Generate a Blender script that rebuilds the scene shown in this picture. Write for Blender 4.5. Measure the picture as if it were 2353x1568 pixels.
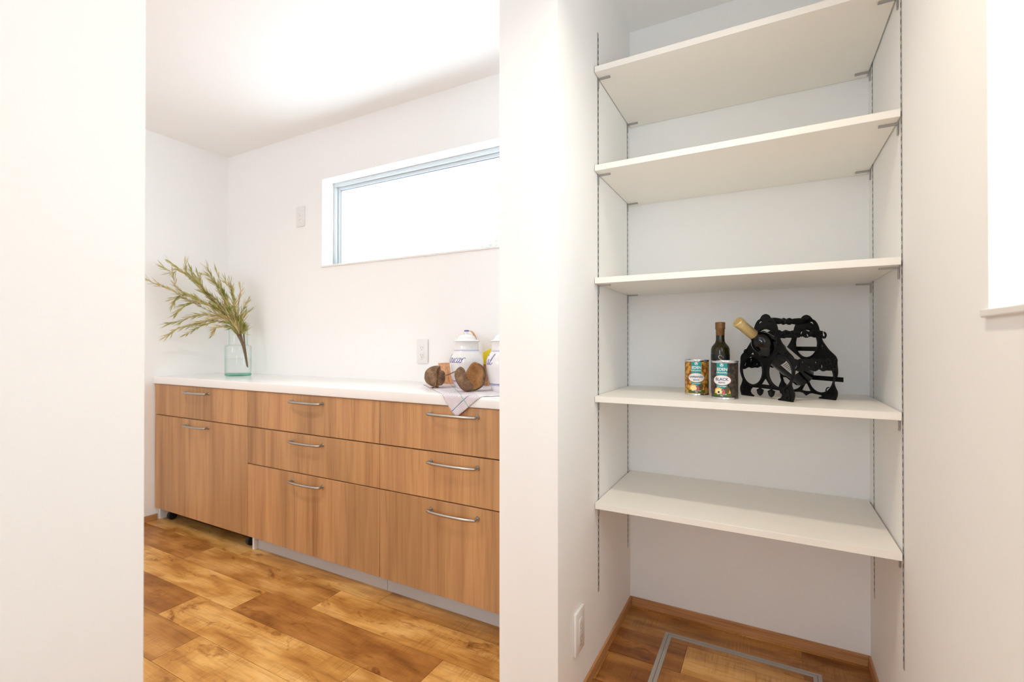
import bpy, bmesh, math, random
from mathutils import Vector, Matrix
from math import sin, cos, pi, radians as R, atan2, hypot

S = bpy.context.scene
C = S.collection
for _o in list(bpy.data.objects):
    bpy.data.objects.remove(_o)

# ------------------------------------------------------------------ camera
CAM_H = 1.022
cd = bpy.data.cameras.new('camera')
cam = bpy.data.objects.new('camera', cd)
C.objects.link(cam)
_a, _b, _c = R(28.3487), R(0.31067), R(-0.00866)
F = Vector((-sin(_a)*cos(_b), cos(_a)*cos(_b), sin(_b)))
R0 = Vector((cos(_a), sin(_a), 0))
U0 = R0.cross(F)
RR = R0*cos(_c) + U0*sin(_c)
UU = RR.cross(F)
m = Matrix((RR, UU, -F)).transposed().to_4x4()
m.translation = (0, 0, CAM_H)
cam.matrix_world = m
cd.sensor_width = 36.0
cd.lens = 1092.97/2353*36
cd.clip_start = 0.02
cd.dof.use_dof = True
cd.dof.focus_distance = 1.5
cd.dof.aperture_fstop = 3.2
S.camera = cam

# ------------------------------------------------------------------ view, sky, lights
S.view_settings.view_transform = 'Standard'
S.view_settings.look = 'None'
S.view_settings.gamma = 1.0
S.view_settings.exposure = -0.05
S.view_settings.use_curve_mapping = False
S.cycles.max_bounces = 12
S.cycles.diffuse_bounces = 10
S.cycles.transparent_max_bounces = 16

W = bpy.data.worlds.new('sky')
S.world = W
W.use_nodes = True
bg = W.node_tree.nodes['Background']
bg.inputs['Color'].default_value = (0.80, 0.89, 1.0, 1)      # bright overcast sky
bg.inputs['Strength'].default_value = 9.0


def area(name, loc, rot, sx, sy, power, col=(1, 1, 1), portal=False, shape='RECTANGLE', spread=None):
    l = bpy.data.lights.new(name, 'AREA')
    l.shape = shape
    l.size = sx
    if shape == 'RECTANGLE':
        l.size_y = sy
    l.energy = power
    l.color = col
    if spread is not None:
        l.spread = spread
    if portal:
        l.cycles.is_portal = True
    o = bpy.data.objects.new(name, l)
    o.location = loc
    o.rotation_euler = rot
    C.objects.link(o)
    return o


# daylight through the worktop and side windows, plus two openings added behind the camera
area('portal_kitchen_window', (-1.49, 1.93, 1.71), (R(-90), 0, 0), 1.47, .48, 1, portal=True)
area('portal_side_window', (.38, .69, 1.386), (0, R(90), 0), .62, .48, 1, portal=True)
area('portal_added_hall_opening', (-.29, -2.48, 1.45), (R(90), 0, 0), .66, 1.0, 1, portal=True)
area('portal_added_rear_opening', (-2.15, -2.48, 1.45), (R(90), 0, 0), 1.1, 1.0, 1, portal=True)

# ------------------------------------------------------------------ geometry constants (metres)
XL, XR = -.480, .2815        # pantry side walls
YB = 1.867                   # back wall plane (pantry and kitchen)
ZC = 2.249                   # ceiling
XK = -3.138                  # far left wall of the kitchen
XP, YP = -.6535, 1.1385      # partition
KY = 1.446                   # drawer fronts
WY = 1.4377                  # worktop edge
WZ = .8324                   # worktop top
YREAR = -2.5


# ------------------------------------------------------------------ helpers
def lin(c):
    c = c/255.0
    return c/12.92 if c <= .04045 else ((c+.055)/1.055)**2.4


def rgb(r, g, b):
    return (lin(r), lin(g), lin(b), 1)


def mat(name, col, rough=.5, metal=0, coat=0, spec=.5, bump=None, bstr=.1, bdist=.001):
    mt = bpy.data.materials.new(name)
    mt.use_nodes = True
    nt = mt.node_tree
    b = nt.nodes['Principled BSDF']
    b.inputs['Base Color'].default_value = col
    b.inputs['Roughness'].default_value = rough
    b.inputs['Metallic'].default_value = metal
    b.inputs['Coat Weight'].default_value = coat
    b.inputs['Specular IOR Level'].default_value = spec
    if bump:
        tc = nt.nodes.new('ShaderNodeTexCoord')
        nz = nt.nodes.new('ShaderNodeTexNoise')
        nz.inputs['Scale'].default_value = bump
        nz.inputs['Detail'].default_value = 4
        bp = nt.nodes.new('ShaderNodeBump')
        bp.inputs['Strength'].default_value = bstr
        bp.inputs['Distance'].default_value = bdist
        nt.links.new(tc.outputs['Object'], nz.inputs['Vector'])
        nt.links.new(nz.outputs['Fac'], bp.inputs['Height'])
        nt.links.new(bp.outputs['Normal'], b.inputs['Normal'])
    return mt


def ramp(nt, stops, fac):
    r = nt.nodes.new('ShaderNodeValToRGB')
    e = r.color_ramp.elements
    while len(e) < len(stops):
        e.new(.5)
    for k, (p, c) in enumerate(stops):
        e[k].position = p
        e[k].color = c
    nt.links.new(fac, r.inputs['Fac'])
    return r


def noise(nt, vec, scale, detail=4, rough=.5, dist=0.):
    n = nt.nodes.new('ShaderNodeTexNoise')
    n.inputs['Scale'].default_value = scale
    n.inputs['Detail'].default_value = detail
    n.inputs['Roughness'].default_value = rough
    n.inputs['Distortion'].default_value = dist
    nt.links.new(vec, n.inputs['Vector'])
    return n


def mapping(nt, vec, scale=(1, 1, 1), loc=(0, 0, 0), rot=(0, 0, 0)):
    n = nt.nodes.new('ShaderNodeMapping')
    n.inputs['Scale'].default_value = scale
    n.inputs['Location'].default_value = loc
    n.inputs['Rotation'].default_value = rot
    nt.links.new(vec, n.inputs['Vector'])
    return n


def mix(nt, a, b, fac, mode='MIX'):
    n = nt.nodes.new('ShaderNodeMix')
    n.data_type = 'RGBA'
    n.blend_type = mode
    for sock, v in ((n.inputs['A'], a), (n.inputs['B'], b), (n.inputs['Factor'], fac)):
        if isinstance(v, (int, float, tuple)):
            sock.default_value = v
        else:
            nt.links.new(v, sock)
    return n.outputs['Result']


def link(o, parent=None):
    C.objects.link(o)
    if parent is not None:
        o.parent = parent
    return o


def ob(name, verts, faces, mt, parent=None, smooth=False):
    me = bpy.data.meshes.new(name)
    me.from_pydata([tuple(v) for v in verts], [], faces)
    me.update()
    return fin(name, me, mt, parent, smooth)


def fin(name, me, mt, parent=None, smooth=False):
    if mt is not None:
        me.materials.append(mt)
    if smooth:
        for p in me.polygons:
            p.use_smooth = True
        if smooth != 'all':
            try:
                me.set_sharp_from_angle(angle=R(40))
            except Exception:
                pass
    o = bpy.data.objects.new(name, me)
    if parent is not None:
        # vertices are given in world space: bring them into the parent's space
        me.transform(PM[parent.name].inverted())
    return link(o, parent)


PM = {}


def thing(name, label, cat, loc, group=None, rz=0):
    o = bpy.data.objects.new(name, None)
    o.empty_display_size = .02
    o.location = loc
    o.rotation_euler = (0, 0, rz)
    C.objects.link(o)
    PM[o.name] = Matrix.Translation(loc) @ Matrix.Rotation(rz, 4, 'Z')
    o['label'] = label
    o['category'] = cat
    if group:
        o['group'] = group
    return o


def tag(o, label, cat, group=None):
    o['label'] = label
    o['category'] = cat
    if group:
        o['group'] = group
    return o


def reg(o):
    PM[o.name] = PM[o.parent.name].copy() if o.parent else Matrix.Identity(4)
    return o


def structure(o):
    o['kind'] = 'structure'
    PM[o.name] = Matrix.Identity(4)
    return o


def boxes_bm(bxs, bev=0, seg=2):
    bm = bmesh.new()
    for (x0, x1, y0, y1, z0, z1) in bxs:
        vs = [bm.verts.new(p) for p in ((x0, y0, z0), (x1, y0, z0), (x1, y1, z0), (x0, y1, z0), (x0, y0, z1), (x1, y0, z1), (x1, y1, z1), (x0, y1, z1))]
        for f in ((3, 2, 1, 0), (4, 5, 6, 7), (0, 1, 5, 4), (1, 2, 6, 5), (2, 3, 7, 6), (3, 0, 4, 7)):
            bm.faces.new([vs[i] for i in f])
    if bev:
        bmesh.ops.bevel(bm, geom=list(bm.edges), offset=bev, segments=seg, profile=.5, affect='EDGES')
    return bm


def box(name, bxs, mt, parent=None, bev=0, seg=2):
    if not isinstance(bxs, list):
        bxs = [bxs]
    bm = boxes_bm(bxs, bev, seg)
    me = bpy.data.meshes.new(name)
    bm.to_mesh(me)
    bm.free()
    return fin(name, me, mt, parent, bool(bev))


def lathe(name, prof, mt, parent=None, n=48, M=None, closed=False, mod=None):
    """prof: list of (radius, z); M: matrix to world"""
    vs, fs = [], []
    rings = []
    for (r, z) in prof:
        if r < 1e-6:
            rings.append([len(vs)])
            vs.append(Vector((0, 0, z)))
        else:
            ring = []
            for i in range(n):
                a = 2*pi*i/n
                rr = r
                zz = z
                if mod:
                    rr, zz = mod(r, z, a)
                ring.append(len(vs))
                vs.append(Vector((rr*cos(a), rr*sin(a), zz)))
            rings.append(ring)
    for A, B in zip(rings[:-1], rings[1:]):
        for i in range(n):
            j = (i+1) % n
            if len(A) == 1 and len(B) == 1:
                continue
            if len(A) == 1:
                fs.append((A[0], B[j], B[i]))
            elif len(B) == 1:
                fs.append((A[i], A[j], B[0]))
            else:
                fs.append((A[i], A[j], B[j], B[i]))
    if M is not None:
        vs = [M @ v for v in vs]
    return ob(name, vs, fs, mt, parent, True)


def tube_geo(pts, rad, n=8, caps=True):
    pts = [Vector(p) for p in pts]
    if not hasattr(rad, '__len__'):
        rad = [rad]*len(pts)
    vs, fs = [], []
    up = Vector((0, 0, 1))
    t0 = (pts[1]-pts[0]).normalized()
    if abs(t0.dot(up)) > .95:
        up = Vector((1, 0, 0))
    nrm = t0.cross(up).normalized()
    for k, p in enumerate(pts):
        t = (pts[min(k+1, len(pts)-1)] - pts[max(k-1, 0)]).normalized()
        nrm = (nrm - t*nrm.dot(t)).normalized()
        bn = t.cross(nrm)
        for i in range(n):
            a = 2*pi*i/n
            vs.append(p + (nrm*cos(a)+bn*sin(a))*rad[k])
    for k in range(len(pts)-1):
        for i in range(n):
            j = (i+1) % n
            fs.append((k*n+i, k*n+j, (k+1)*n+j, (k+1)*n+i))
    if caps:
        fs.append(tuple(range(n))[::-1])
        fs.append(tuple(range((len(pts)-1)*n, len(pts)*n)))
    return vs, fs


def tube(name, pts, rad, mt, parent=None, n=8):
    v, f = tube_geo(pts, rad, n)
    return ob(name, v, f, mt, parent, True)


def merge(geos):
    V, Fc = [], []
    for v, f in geos:
        o = len(V)
        V += list(v)
        Fc += [tuple(i+o for i in q) for q in f]
    return V, Fc


def catmull(pts, k=6, closed=False):
    P = [Vector(p) for p in pts]
    n = len(P)
    out = []
    rng = range(n) if closed else range(n-1)
    for i in rng:
        if closed:
            a, b, c, d = P[(i-1) % n], P[i], P[(i+1) % n], P[(i+2) % n]
        else:
            a, b, c, d = P[max(i-1, 0)], P[i], P[i+1], P[min(i+2, n-1)]
        for j in range(k):
            t = j/k
            out.append(.5*((2*b)+(c-a)*t+(2*a-5*b+4*c-d)*t*t+(3*b-a-3*c+d)*t**3))
    if not closed:
        out.append(P[-1])
    return out


def plate(name, loops, thick, M, mt, parent=None, bev=.0008, res=0):
    """flat casting: first loop = outline, the others = holes, in (u,v); M maps (u,v,w) to world"""
    cu = bpy.data.curves.new(name, 'CURVE')
    cu.dimensions = '2D'
    cu.fill_mode = 'BOTH'
    cu.extrude = thick/2-bev
    cu.bevel_depth = bev
    cu.bevel_resolution = 1
    for lp in loops:
        sp = cu.splines.new('POLY')
        sp.points.add(len(lp)-1)
        for i, p in enumerate(lp):
            sp.points[i].co = (p[0], p[1], 0, 1)
        sp.use_cyclic_u = True
    t = bpy.data.objects.new('tmp', cu)
    me = bpy.data.meshes.new_from_object(t)
    bpy.data.objects.remove(t)
    me.name = name
    me.transform(M)
    return fin(name, me, mt, parent, True)


def text2d(s, size, bold=0.):
    cu = bpy.data.curves.new('t', 'FONT')
    cu.body = s
    cu.size = size
    cu.align_x = 'CENTER'
    cu.align_y = 'CENTER'
    cu.offset = bold
    cu.resolution_u = 3
    t = bpy.data.objects.new('tmp', cu)
    me = bpy.data.meshes.new_from_object(t)
    v = [tuple(p.co) for p in me.vertices]
    f = [tuple(p.vertices) for p in me.polygons]
    bpy.data.objects.remove(t)
    bpy.data.meshes.remove(me)
    return v, f


def grid_cut(v, f, dx, dy=None):
    """cut a flat 2D mesh along vertical (and horizontal) lines so that it can be bent"""
    bm = bmesh.new()
    vs = [bm.verts.new((p[0], p[1], 0)) for p in v]
    for q in f:
        try:
            bm.faces.new([vs[i] for i in q])
        except ValueError:
            pass
    x0, x1 = min(p[0] for p in v), max(p[0] for p in v)
    k = math.floor(x0/dx)+1
    while k*dx < x1:
        bmesh.ops.bisect_plane(bm, geom=bm.verts[:]+bm.edges[:]+bm.faces[:], plane_co=(k*dx, 0, 0), plane_no=(1, 0, 0))
        k += 1
    if dy:
        y0, y1 = min(p[1] for p in v), max(p[1] for p in v)
        k = math.floor(y0/dy)+1
        while k*dy < y1:
            bmesh.ops.bisect_plane(bm, geom=bm.verts[:]+bm.edges[:]+bm.faces[:], plane_co=(0, k*dy, 0), plane_no=(0, 1, 0))
            k += 1
    bm.verts.index_update()
    V = [tuple(p.co) for p in bm.verts]
    Fc = [tuple(p.index for p in q.verts) for q in bm.faces]
    bm.free()
    return V, Fc


def ell(cx, cy, a, b, n=28, t0=0, t1=2*pi):
    return [(cx+a*cos(t0+(t1-t0)*i/n), cy+b*sin(t0+(t1-t0)*i/n)) for i in range(n)]


def ring2d(cx, cy, a, b, w, n=32):
    o = ell(cx, cy, a, b, n)
    i = ell(cx, cy, a-w, b-w, n)
    return o+i, [(k, (k+1) % n, n+(k+1) % n, n+k) for k in range(n)]


def poly(pts):
    return list(pts), [tuple(range(len(pts)))]


def wrap(name, geo, r, az, c, mt, parent, prof=None, dx=.004, dy=None):
    """bend a flat (arc, height) mesh around the vertical cylinder of radius r centred on c; az = azimuth of arc 0"""
    V, Fc = grid_cut(geo[0], geo[1], dx, dy)
    out = []
    for (x, y, _) in V:
        rad = prof(y)+r if prof else r
        r0 = prof(y) if prof else r
        a = az + x/ (r0 if not prof else prof.ref)
        out.append((c[0]+rad*cos(a), c[1]+rad*sin(a), c[2]+y))
    return ob(name, out, Fc, mt, parent, True)


def ribbon2d(pts, w):
    P = [Vector((p[0], p[1])) for p in pts]
    V, Fc = [], []
    for i, p in enumerate(P):
        t = P[min(i+1, len(P)-1)] - P[max(i-1, 0)]
        if t.length < 1e-9:
            t = Vector((1, 0))
        t.normalize()
        nn = Vector((-t.y, t.x))
        ww = w*(.55+.45*abs(nn.x))/2
        V += [tuple(p+nn*ww), tuple(p-nn*ww)]
    for i in range(len(P)-1):
        Fc.append((2*i, 2*i+1, 2*i+3, 2*i+2))
    return V, Fc


# ------------------------------------------------------------------ materials
M_wall = mat('white_wallpaper', (.88, .885, .88, 1), .85, bump=420, bstr=.25, bdist=.0008)
M_ceil = mat('ceiling_paper', (.90, .895, .88, 1), .9, bump=300, bstr=.15, bdist=.0006)
M_white = mat('white_melamine', (.84, .82, .79, 1), .35)
M_shelf = mat('cream_shelf_board', (.87, .845, .79, 1), .38)
M_worktop = mat('white_worktop', (.86, .85, .84, 1), .18)
M_plastic = mat('white_plastic', (.80, .795, .79, 1), .35)
M_slot = mat('slot_shadow_brown', (.38, .27, .20, 1), .7)
M_steel = mat('brushed_nickel', (.46, .44, .41, 1), .32, 1)
M_alu = mat('aluminium', (.62, .62, .62, 1), .4, .9)
M_rail = mat('rail_grey_steel', (.50, .49, .50, 1), .38, .75)
M_bracket = mat('bracket_grey', (.42, .41, .40, 1), .42, .8)
M_dark = mat('dark_slot', (.03, .03, .03, 1), .8)
M_black = mat('black_rubber', (.012, .012, .013, 1), .5)
M_iron = mat('black_cast_iron', (.0035, .0035, .0045, 1), .5, .0, bump=240, bstr=.3, bdist=.0012, spec=.26)
M_kick = mat('grey_kickboard', (.50, .47, .44, 1), .5)
M_frame = mat('window_frame_white', (.60, .64, .66, 1), .4)
M_gasket = mat('window_gasket', (.18, .2, .25, 1), .6)
M_hatch = mat('hatch_aluminium', (.42, .40, .37, 1), .45, .35)
M_carcass = mat('carcass_gap_shade', (.05, .028, .014, 1), .7)  # near-black carcass colour stands in for shade in the drawer gaps
M_tin = mat('tin_rim', (.72, .73, .76, 1), .22, 1)
M_gold = mat('gold_foil', (.74, .56, .26, 1), .34, .55)
M_goldline = mat('gold_print', (.62, .52, .30, 1), .5, .2)
M_bronze = mat('bronze_cap', (.25, .125, .05, 1), .4, .5)
M_bronze2 = mat('bronze_print', (.10, .05, .02, 1), .5, .2)
M_wineglass = mat('dark_wine_glass', (.002, .0025, .004, 1), .06, 0, 0, .42)
M_oil = mat('dark_olive_glass', (.022, .018, .003, 1), .06, 0, 0, .5)
M_oillabel = mat('black_label', (.008, .008, .012, 1), .35)
M_paper = mat('label_paper', (.62, .60, .57, 1), .6)
M_ink = mat('label_ink', (.05, .05, .06, 1), .6)
M_pot = mat('white_glazed_pottery', (.83, .82, .82, 1), .12, 0, .6)
M_blue = mat('blue_glaze', (.09, .09, .42, 1), .2)
M_blue2 = mat('pale_blue_glaze', (.26, .30, .62, 1), .2)
M_yellow = mat('yellow_packet', (.95, .76, .02, 1), .4)
M_teal = mat('teal_label', (.0, .30, .30, 1), .4)
M_orange = mat('label_orange_rim', (.62, .16, .05, 1), .4)
M_labwhite = mat('label_white', (.82, .82, .84, 1), .4)
M_navy = mat('label_navy_print', (.03, .03, .10, 1), .4)
M_sun = mat('label_sun', (1.0, .78, .38, 1), .4)
M_sky = mat('label_orange_sky', (.85, .42, .05, 1), .4)
M_grass = mat('label_grass', (.07, .13, .015, 1), .5, bump=90)
M_tree = mat('label_tree', (.10, .075, .02, 1), .5)
M_barn = mat('label_barn', (.55, .10, .12, 1), .5)
M_violet = mat('label_violet', (.12, .06, .25, 1), .5)
M_leaf = None


def principled(mt):
    return mt.node_tree.nodes['Principled BSDF']


def beans(name, light, dark, scale):
    mt = mat(name, light, .4)
    nt = mt.node_tree
    tc = nt.nodes.new('ShaderNodeTexCoord')
    v = nt.nodes.new('ShaderNodeTexVoronoi')
    v.inputs['Scale'].default_value = scale
    nt.links.new(tc.outputs['Object'], v.inputs['Vector'])
    r = ramp(nt, [(0, light), (.45, tuple(c*.75 for c in light[:3])+(1,)), (.72, dark)], v.outputs['Distance'])
    n = noise(nt, tc.outputs['Object'], 60)
    c = mix(nt, r.outputs['Color'], dark, .25, 'MIX')
    nt.links.new(mix(nt, r.outputs['Color'], c, n.outputs['Fac']), principled(mt).inputs['Base Color'])
    return mt


M_garb = beans('garbanzo_print', (.80, .42, .07, 1), (.22, .07, .01, 1), 95)
M_bean = beans('black_bean_print', (.085, .060, .045, 1), (.008, .006, .006, 1), 110)


def laminate():
    """warm walnut-look laminate with upright grain"""
    mt = mat('walnut_laminate', (.4, .2, .08, 1), .42)
    nt = mt.node_tree
    tc = nt.nodes.new('ShaderNodeTexCoord')
    oi = nt.nodes.new('ShaderNodeObjectInfo')
    ofs = nt.nodes.new('ShaderNodeVectorMath')
    ofs.operation = 'MULTIPLY'
    ofs.inputs[1].default_value = (7.3, 0, .6)
    comb = nt.nodes.new('ShaderNodeCombineXYZ')
    for k in range(3):
        nt.links.new(oi.outputs['Color'], comb.inputs[k]) if False else None
    sep = nt.nodes.new('ShaderNodeSeparateColor')
    nt.links.new(oi.outputs['Color'], sep.inputs['Color'])
    nt.links.new(sep.outputs['Red'], comb.inputs[0])
    add = nt.nodes.new('ShaderNodeVectorMath')
    add.operation = 'ADD'
    sc = nt.nodes.new('ShaderNodeVectorMath')
    sc.operation = 'SCALE'
    sc.inputs['Scale'].default_value = 9.0
    nt.links.new(comb.outputs[0], sc.inputs[0])
    nt.links.new(tc.outputs['Object'], add.inputs[0])
    nt.links.new(sc.outputs[0], add.inputs[1])
    nt.nodes.remove(ofs)
    v = add.outputs[0]
    broad = noise(nt, mapping(nt, v, (9, 1, .55)).outputs[0], 1.5, 3, .5, .4)
    fine = noise(nt, mapping(nt, v, (75, 1, 1.6)).outputs[0], 2.2, 5, .6, .5)
    vein = noise(nt, mapping(nt, v, (22, 1, .8)).outputs[0], 1.6, 6, .55, 1.6)
    c1 = ramp(nt, [(.28, rgb(146, 100, 66)), (.44, rgb(176, 128, 88)), (.56, rgb(200, 150, 104)), (.70, rgb(160, 112, 76))], broad.outputs['Fac'])
    c2 = ramp(nt, [(.30, rgb(150, 100, 64)), (.5, rgb(190, 140, 96)), (.7, rgb(196, 148, 104))], fine.outputs['Fac'])
    c3 = ramp(nt, [(.40, rgb(140, 92, 58)), (.48, rgb(188, 138, 96)), (.62, rgb(190, 140, 98))], vein.outputs['Fac'])
    wide = noise(nt, mapping(nt, v, (2.6, 1, .35)).outputs[0], 1.6, 2, .5, .3)
    cw = ramp(nt, [(.34, (.84, .83, .82, 1)), (.5, (1, 1, 1, 1)), (.66, (1.12, 1.11, 1.10, 1))], wide.outputs['Fac'])
    a = mix(nt, c1.outputs['Color'], c2.outputs['Color'], .34)
    b = mix(nt, a, c3.outputs['Color'], .25)
    b = mix(nt, b, cw.outputs['Color'], 1.0, 'MULTIPLY')
    hs = nt.nodes.new('ShaderNodeHueSaturation')
    hs.inputs['Hue'].default_value = .506
    hs.inputs['Saturation'].default_value = 1.0
    hs.inputs['Value'].default_value = .98
    nt.links.new(b, hs.inputs['Color'])
    nt.links.new(hs.outputs['Color'], principled(mt).inputs['Base Color'])
    return mt


M_lam = laminate()
M_lamedge = mat('laminate_edge', rgb(205, 160, 112), .45)


def woodfloor():
    """honey-coloured boards: long grain, soft blotches, dark knots and fine saw marks across"""
    mt = mat('oak_plank', (.4, .25, .1, 1), .36)
    nt = mt.node_tree
    tc = nt.nodes.new('ShaderNodeTexCoord')
    oi = nt.nodes.new('ShaderNodeObjectInfo')
    sep = nt.nodes.new('ShaderNodeSeparateColor')
    nt.links.new(oi.outputs['Color'], sep.inputs['Color'])
    comb = nt.nodes.new('ShaderNodeCombineXYZ')
    nt.links.new(sep.outputs['Green'], comb.inputs[0])
    nt.links.new(sep.outputs['Blue'], comb.inputs[1])
    sc = nt.nodes.new('ShaderNodeVectorMath')
    sc.operation = 'SCALE'
    sc.inputs['Scale'].default_value = 23.0
    nt.links.new(comb.outputs[0], sc.inputs[0])
    add = nt.nodes.new('ShaderNodeVectorMath')
    add.operation = 'ADD'
    nt.links.new(tc.outputs['Object'], add.inputs[0])
    nt.links.new(sc.outputs[0], add.inputs[1])
    v = add.outputs[0]
    grain = noise(nt, mapping(nt, v, (2.0, 30, 1)).outputs[0], 2.2, 7, .62, .35)
    fine = noise(nt, mapping(nt, v, (5.0, 110, 1)).outputs[0], 2.0, 4, .6, .2)
    blot = noise(nt, mapping(nt, v, (2.4, 7, 1)).outputs[0], 1.5, 3, .55, .5)
    cut = noise(nt, mapping(nt, v, (230, 7, 1)).outputs[0], 1.2, 3, .6, .2)
    cutm = noise(nt, mapping(nt, v, (5, 9, 1)).outputs[0], 1.3, 3, .6, .3)
    knot = noise(nt, mapping(nt, v, (9, 17, 1)).outputs[0], 1.0, 6, .68, .9)
    knotm = noise(nt, mapping(nt, v, (2.6, 5, 1), (3, 7, 0)).outputs[0], 1.3, 2, .5, .3)
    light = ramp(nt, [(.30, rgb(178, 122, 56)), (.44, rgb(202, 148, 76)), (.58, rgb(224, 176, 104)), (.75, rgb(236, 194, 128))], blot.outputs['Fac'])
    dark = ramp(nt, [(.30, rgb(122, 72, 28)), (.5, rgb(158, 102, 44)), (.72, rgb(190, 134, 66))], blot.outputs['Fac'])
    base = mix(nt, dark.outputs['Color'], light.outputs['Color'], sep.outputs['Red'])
    g = ramp(nt, [(.34, (.66, .58, .50, 1)), (.50, (.97, .95, .93, 1)), (.66, (1.08, 1.05, 1.0, 1))], grain.outputs['Fac'])
    b1 = mix(nt, base, g.outputs['Color'], .60, 'MULTIPLY')
    g2_ = ramp(nt, [(.35, (.82, .78, .72, 1)), (.55, (1, 1, 1, 1))], fine.outputs['Fac'])
    b1 = mix(nt, b1, g2_.outputs['Color'], .5, 'MULTIPLY')
    c = ramp(nt, [(.38, (.70, .62, .52, 1)), (.52, (1, 1, 1, 1))], cut.outputs['Fac'])
    cm = ramp(nt, [(.42, (0, 0, 0, 1)), (.62, (.8, .8, .8, 1))], cutm.outputs['Fac'])
    b2 = mix(nt, b1, mix(nt, b1, c.outputs['Color'], 1.0, 'MULTIPLY'), cm.outputs['Color'])
    k = ramp(nt, [(.30, (.36, .24, .15, 1)), (.40, (.74, .64, .52, 1)), (.47, (1, 1, 1, 1))], knot.outputs['Fac'])
    km = ramp(nt, [(.46, (0, 0, 0, 1)), (.58, (1, 1, 1, 1))], knotm.outputs['Fac'])
    b3 = mix(nt, b2, mix(nt, b2, k.outputs['Color'], 1.0, 'MULTIPLY'), km.outputs['Color'])
    hs = nt.nodes.new('ShaderNodeHueSaturation')
    hs.inputs['Saturation'].default_value = 1.0
    hs.inputs['Value'].default_value = 1.0
    nt.links.new(b3, hs.inputs['Color'])
    p = principled(mt)
    nt.links.new(hs.outputs['Color'], p.inputs['Base Color'])
    bp = nt.nodes.new('ShaderNodeBump')
    bp.inputs['Strength'].default_value = .10
    bp.inputs['Distance'].default_value = .001
    nt.links.new(cut.outputs['Fac'], bp.inputs['Height'])
    nt.links.new(bp.outputs['Normal'], p.inputs['Normal'])
    return mt


M_floor = woodfloor()
M_gap = mat('plank_joint', rgb(150, 120, 85), .7)


def basewood():
    mt = mat('baseboard_wood', (.45, .24, .11, 1), .45)
    nt = mt.node_tree
    tc = nt.nodes.new('ShaderNodeTexCoord')
    n = noise(nt, mapping(nt, tc.outputs['Object'], (3, 3, 90)).outputs[0], 2, 4)
    r = ramp(nt, [(.3, rgb(168, 118, 74)), (.6, rgb(196, 146, 98))], n.outputs['Fac'])
    nt.links.new(r.outputs['Color'], principled(mt).inputs['Base Color'])
    return mt


M_base = basewood()


def thin_glass(name, tint, edge, gloss=.06):
    mt = bpy.data.materials.new(name)
    mt.use_nodes = True
    nt = mt.node_tree
    nt.nodes.clear()
    out = nt.nodes.new('ShaderNodeOutputMaterial')
    tr = nt.nodes.new('ShaderNodeBsdfTransparent')
    gl = nt.nodes.new('ShaderNodeBsdfGlossy')
    gl.inputs['Roughness'].default_value = .03
    lw = nt.nodes.new('ShaderNodeLayerWeight')
    lw.inputs['Blend'].default_value = .35
    r = ramp(nt, [(0.25, tint), (1.0, edge)], lw.outputs['Facing'])
    nt.links.new(r.outputs['Color'], tr.inputs['Color'])
    pw = nt.nodes.new('ShaderNodeMath')
    pw.operation = 'POWER'
    nt.links.new(lw.outputs['Facing'], pw.inputs[0])
    pw.inputs[1].default_value = 4.0
    ml = nt.nodes.new('ShaderNodeMath')
    ml.operation = 'MULTIPLY_ADD'
    nt.links.new(pw.outputs[0], ml.inputs[0])
    ml.inputs[1].default_value = .30
    ml.inputs[2].default_value = gloss*.5
    mx = nt.nodes.new('ShaderNodeMixShader')
    nt.links.new(ml.outputs[0], mx.inputs[0])
    nt.links.new(tr.outputs[0], mx.inputs[1])
    nt.links.new(gl.outputs[0], mx.inputs[2])
    nt.links.new(mx.outputs[0], out.inputs['Surface'])
    return mt


M_vase = thin_glass('pale_green_glass', (.955, .98, .965, 1), (.70, .83, .77, 1))
M_vasebase = thin_glass('thick_green_glass_base', (.62, .86, .78, 1), (.30, .62, .53, 1))
M_water = thin_glass('water', (.985, .99, .985, 1), (.93, .965, .94, 1), .02)
M_pane = thin_glass('window_pane_glass', (.97, .985, .98, 1), (.9, .95, .94, 1))


def fibre(name, c0, c1, c2, sc):
    mt = mat(name, c1, .85)
    nt = mt.node_tree
    tc = nt.nodes.new('ShaderNodeTexCoord')
    n = noise(nt, tc.outputs['Object'], sc, 8, .65, .4)
    n2 = noise(nt, tc.outputs['Object'], sc*9, 4, .6)
    r = ramp(nt, [(.3, c0), (.5, c1), (.72, c2)], n.outputs['Fac'])
    r2 = ramp(nt, [(.3, (.55, .5, .45, 1)), (.6, (1, 1, 1, 1))], n2.outputs['Fac'])
    nt.links.new(mix(nt, r.outputs['Color'], r2.outputs['Color'], .7, 'MULTIPLY'), principled(mt).inputs['Base Color'])
    bp = nt.nodes.new('ShaderNodeBump')
    bp.inputs['Strength'].default_value = .6
    bp.inputs['Distance'].default_value = .002
    nt.links.new(n2.outputs['Fac'], bp.inputs['Height'])
    nt.links.new(bp.outputs['Normal'], principled(mt).inputs['Normal'])
    return mt


M_husk = fibre('rough_brown_husk', rgb(86, 62, 44), rgb(128, 98, 72), rgb(170, 138, 104), 30)
M_huskin = fibre('tan_ribbed_husk_inside', rgb(178, 134, 88), rgb(214, 168, 116), rgb(232, 194, 142), 40)
M_chip = fibre('basket_chip_wood', rgb(206, 150, 108), rgb(220, 166, 122), rgb(230, 180, 138), 14)
M_stem = mat('brown_stem', rgb(120, 92, 58), .8)


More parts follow.
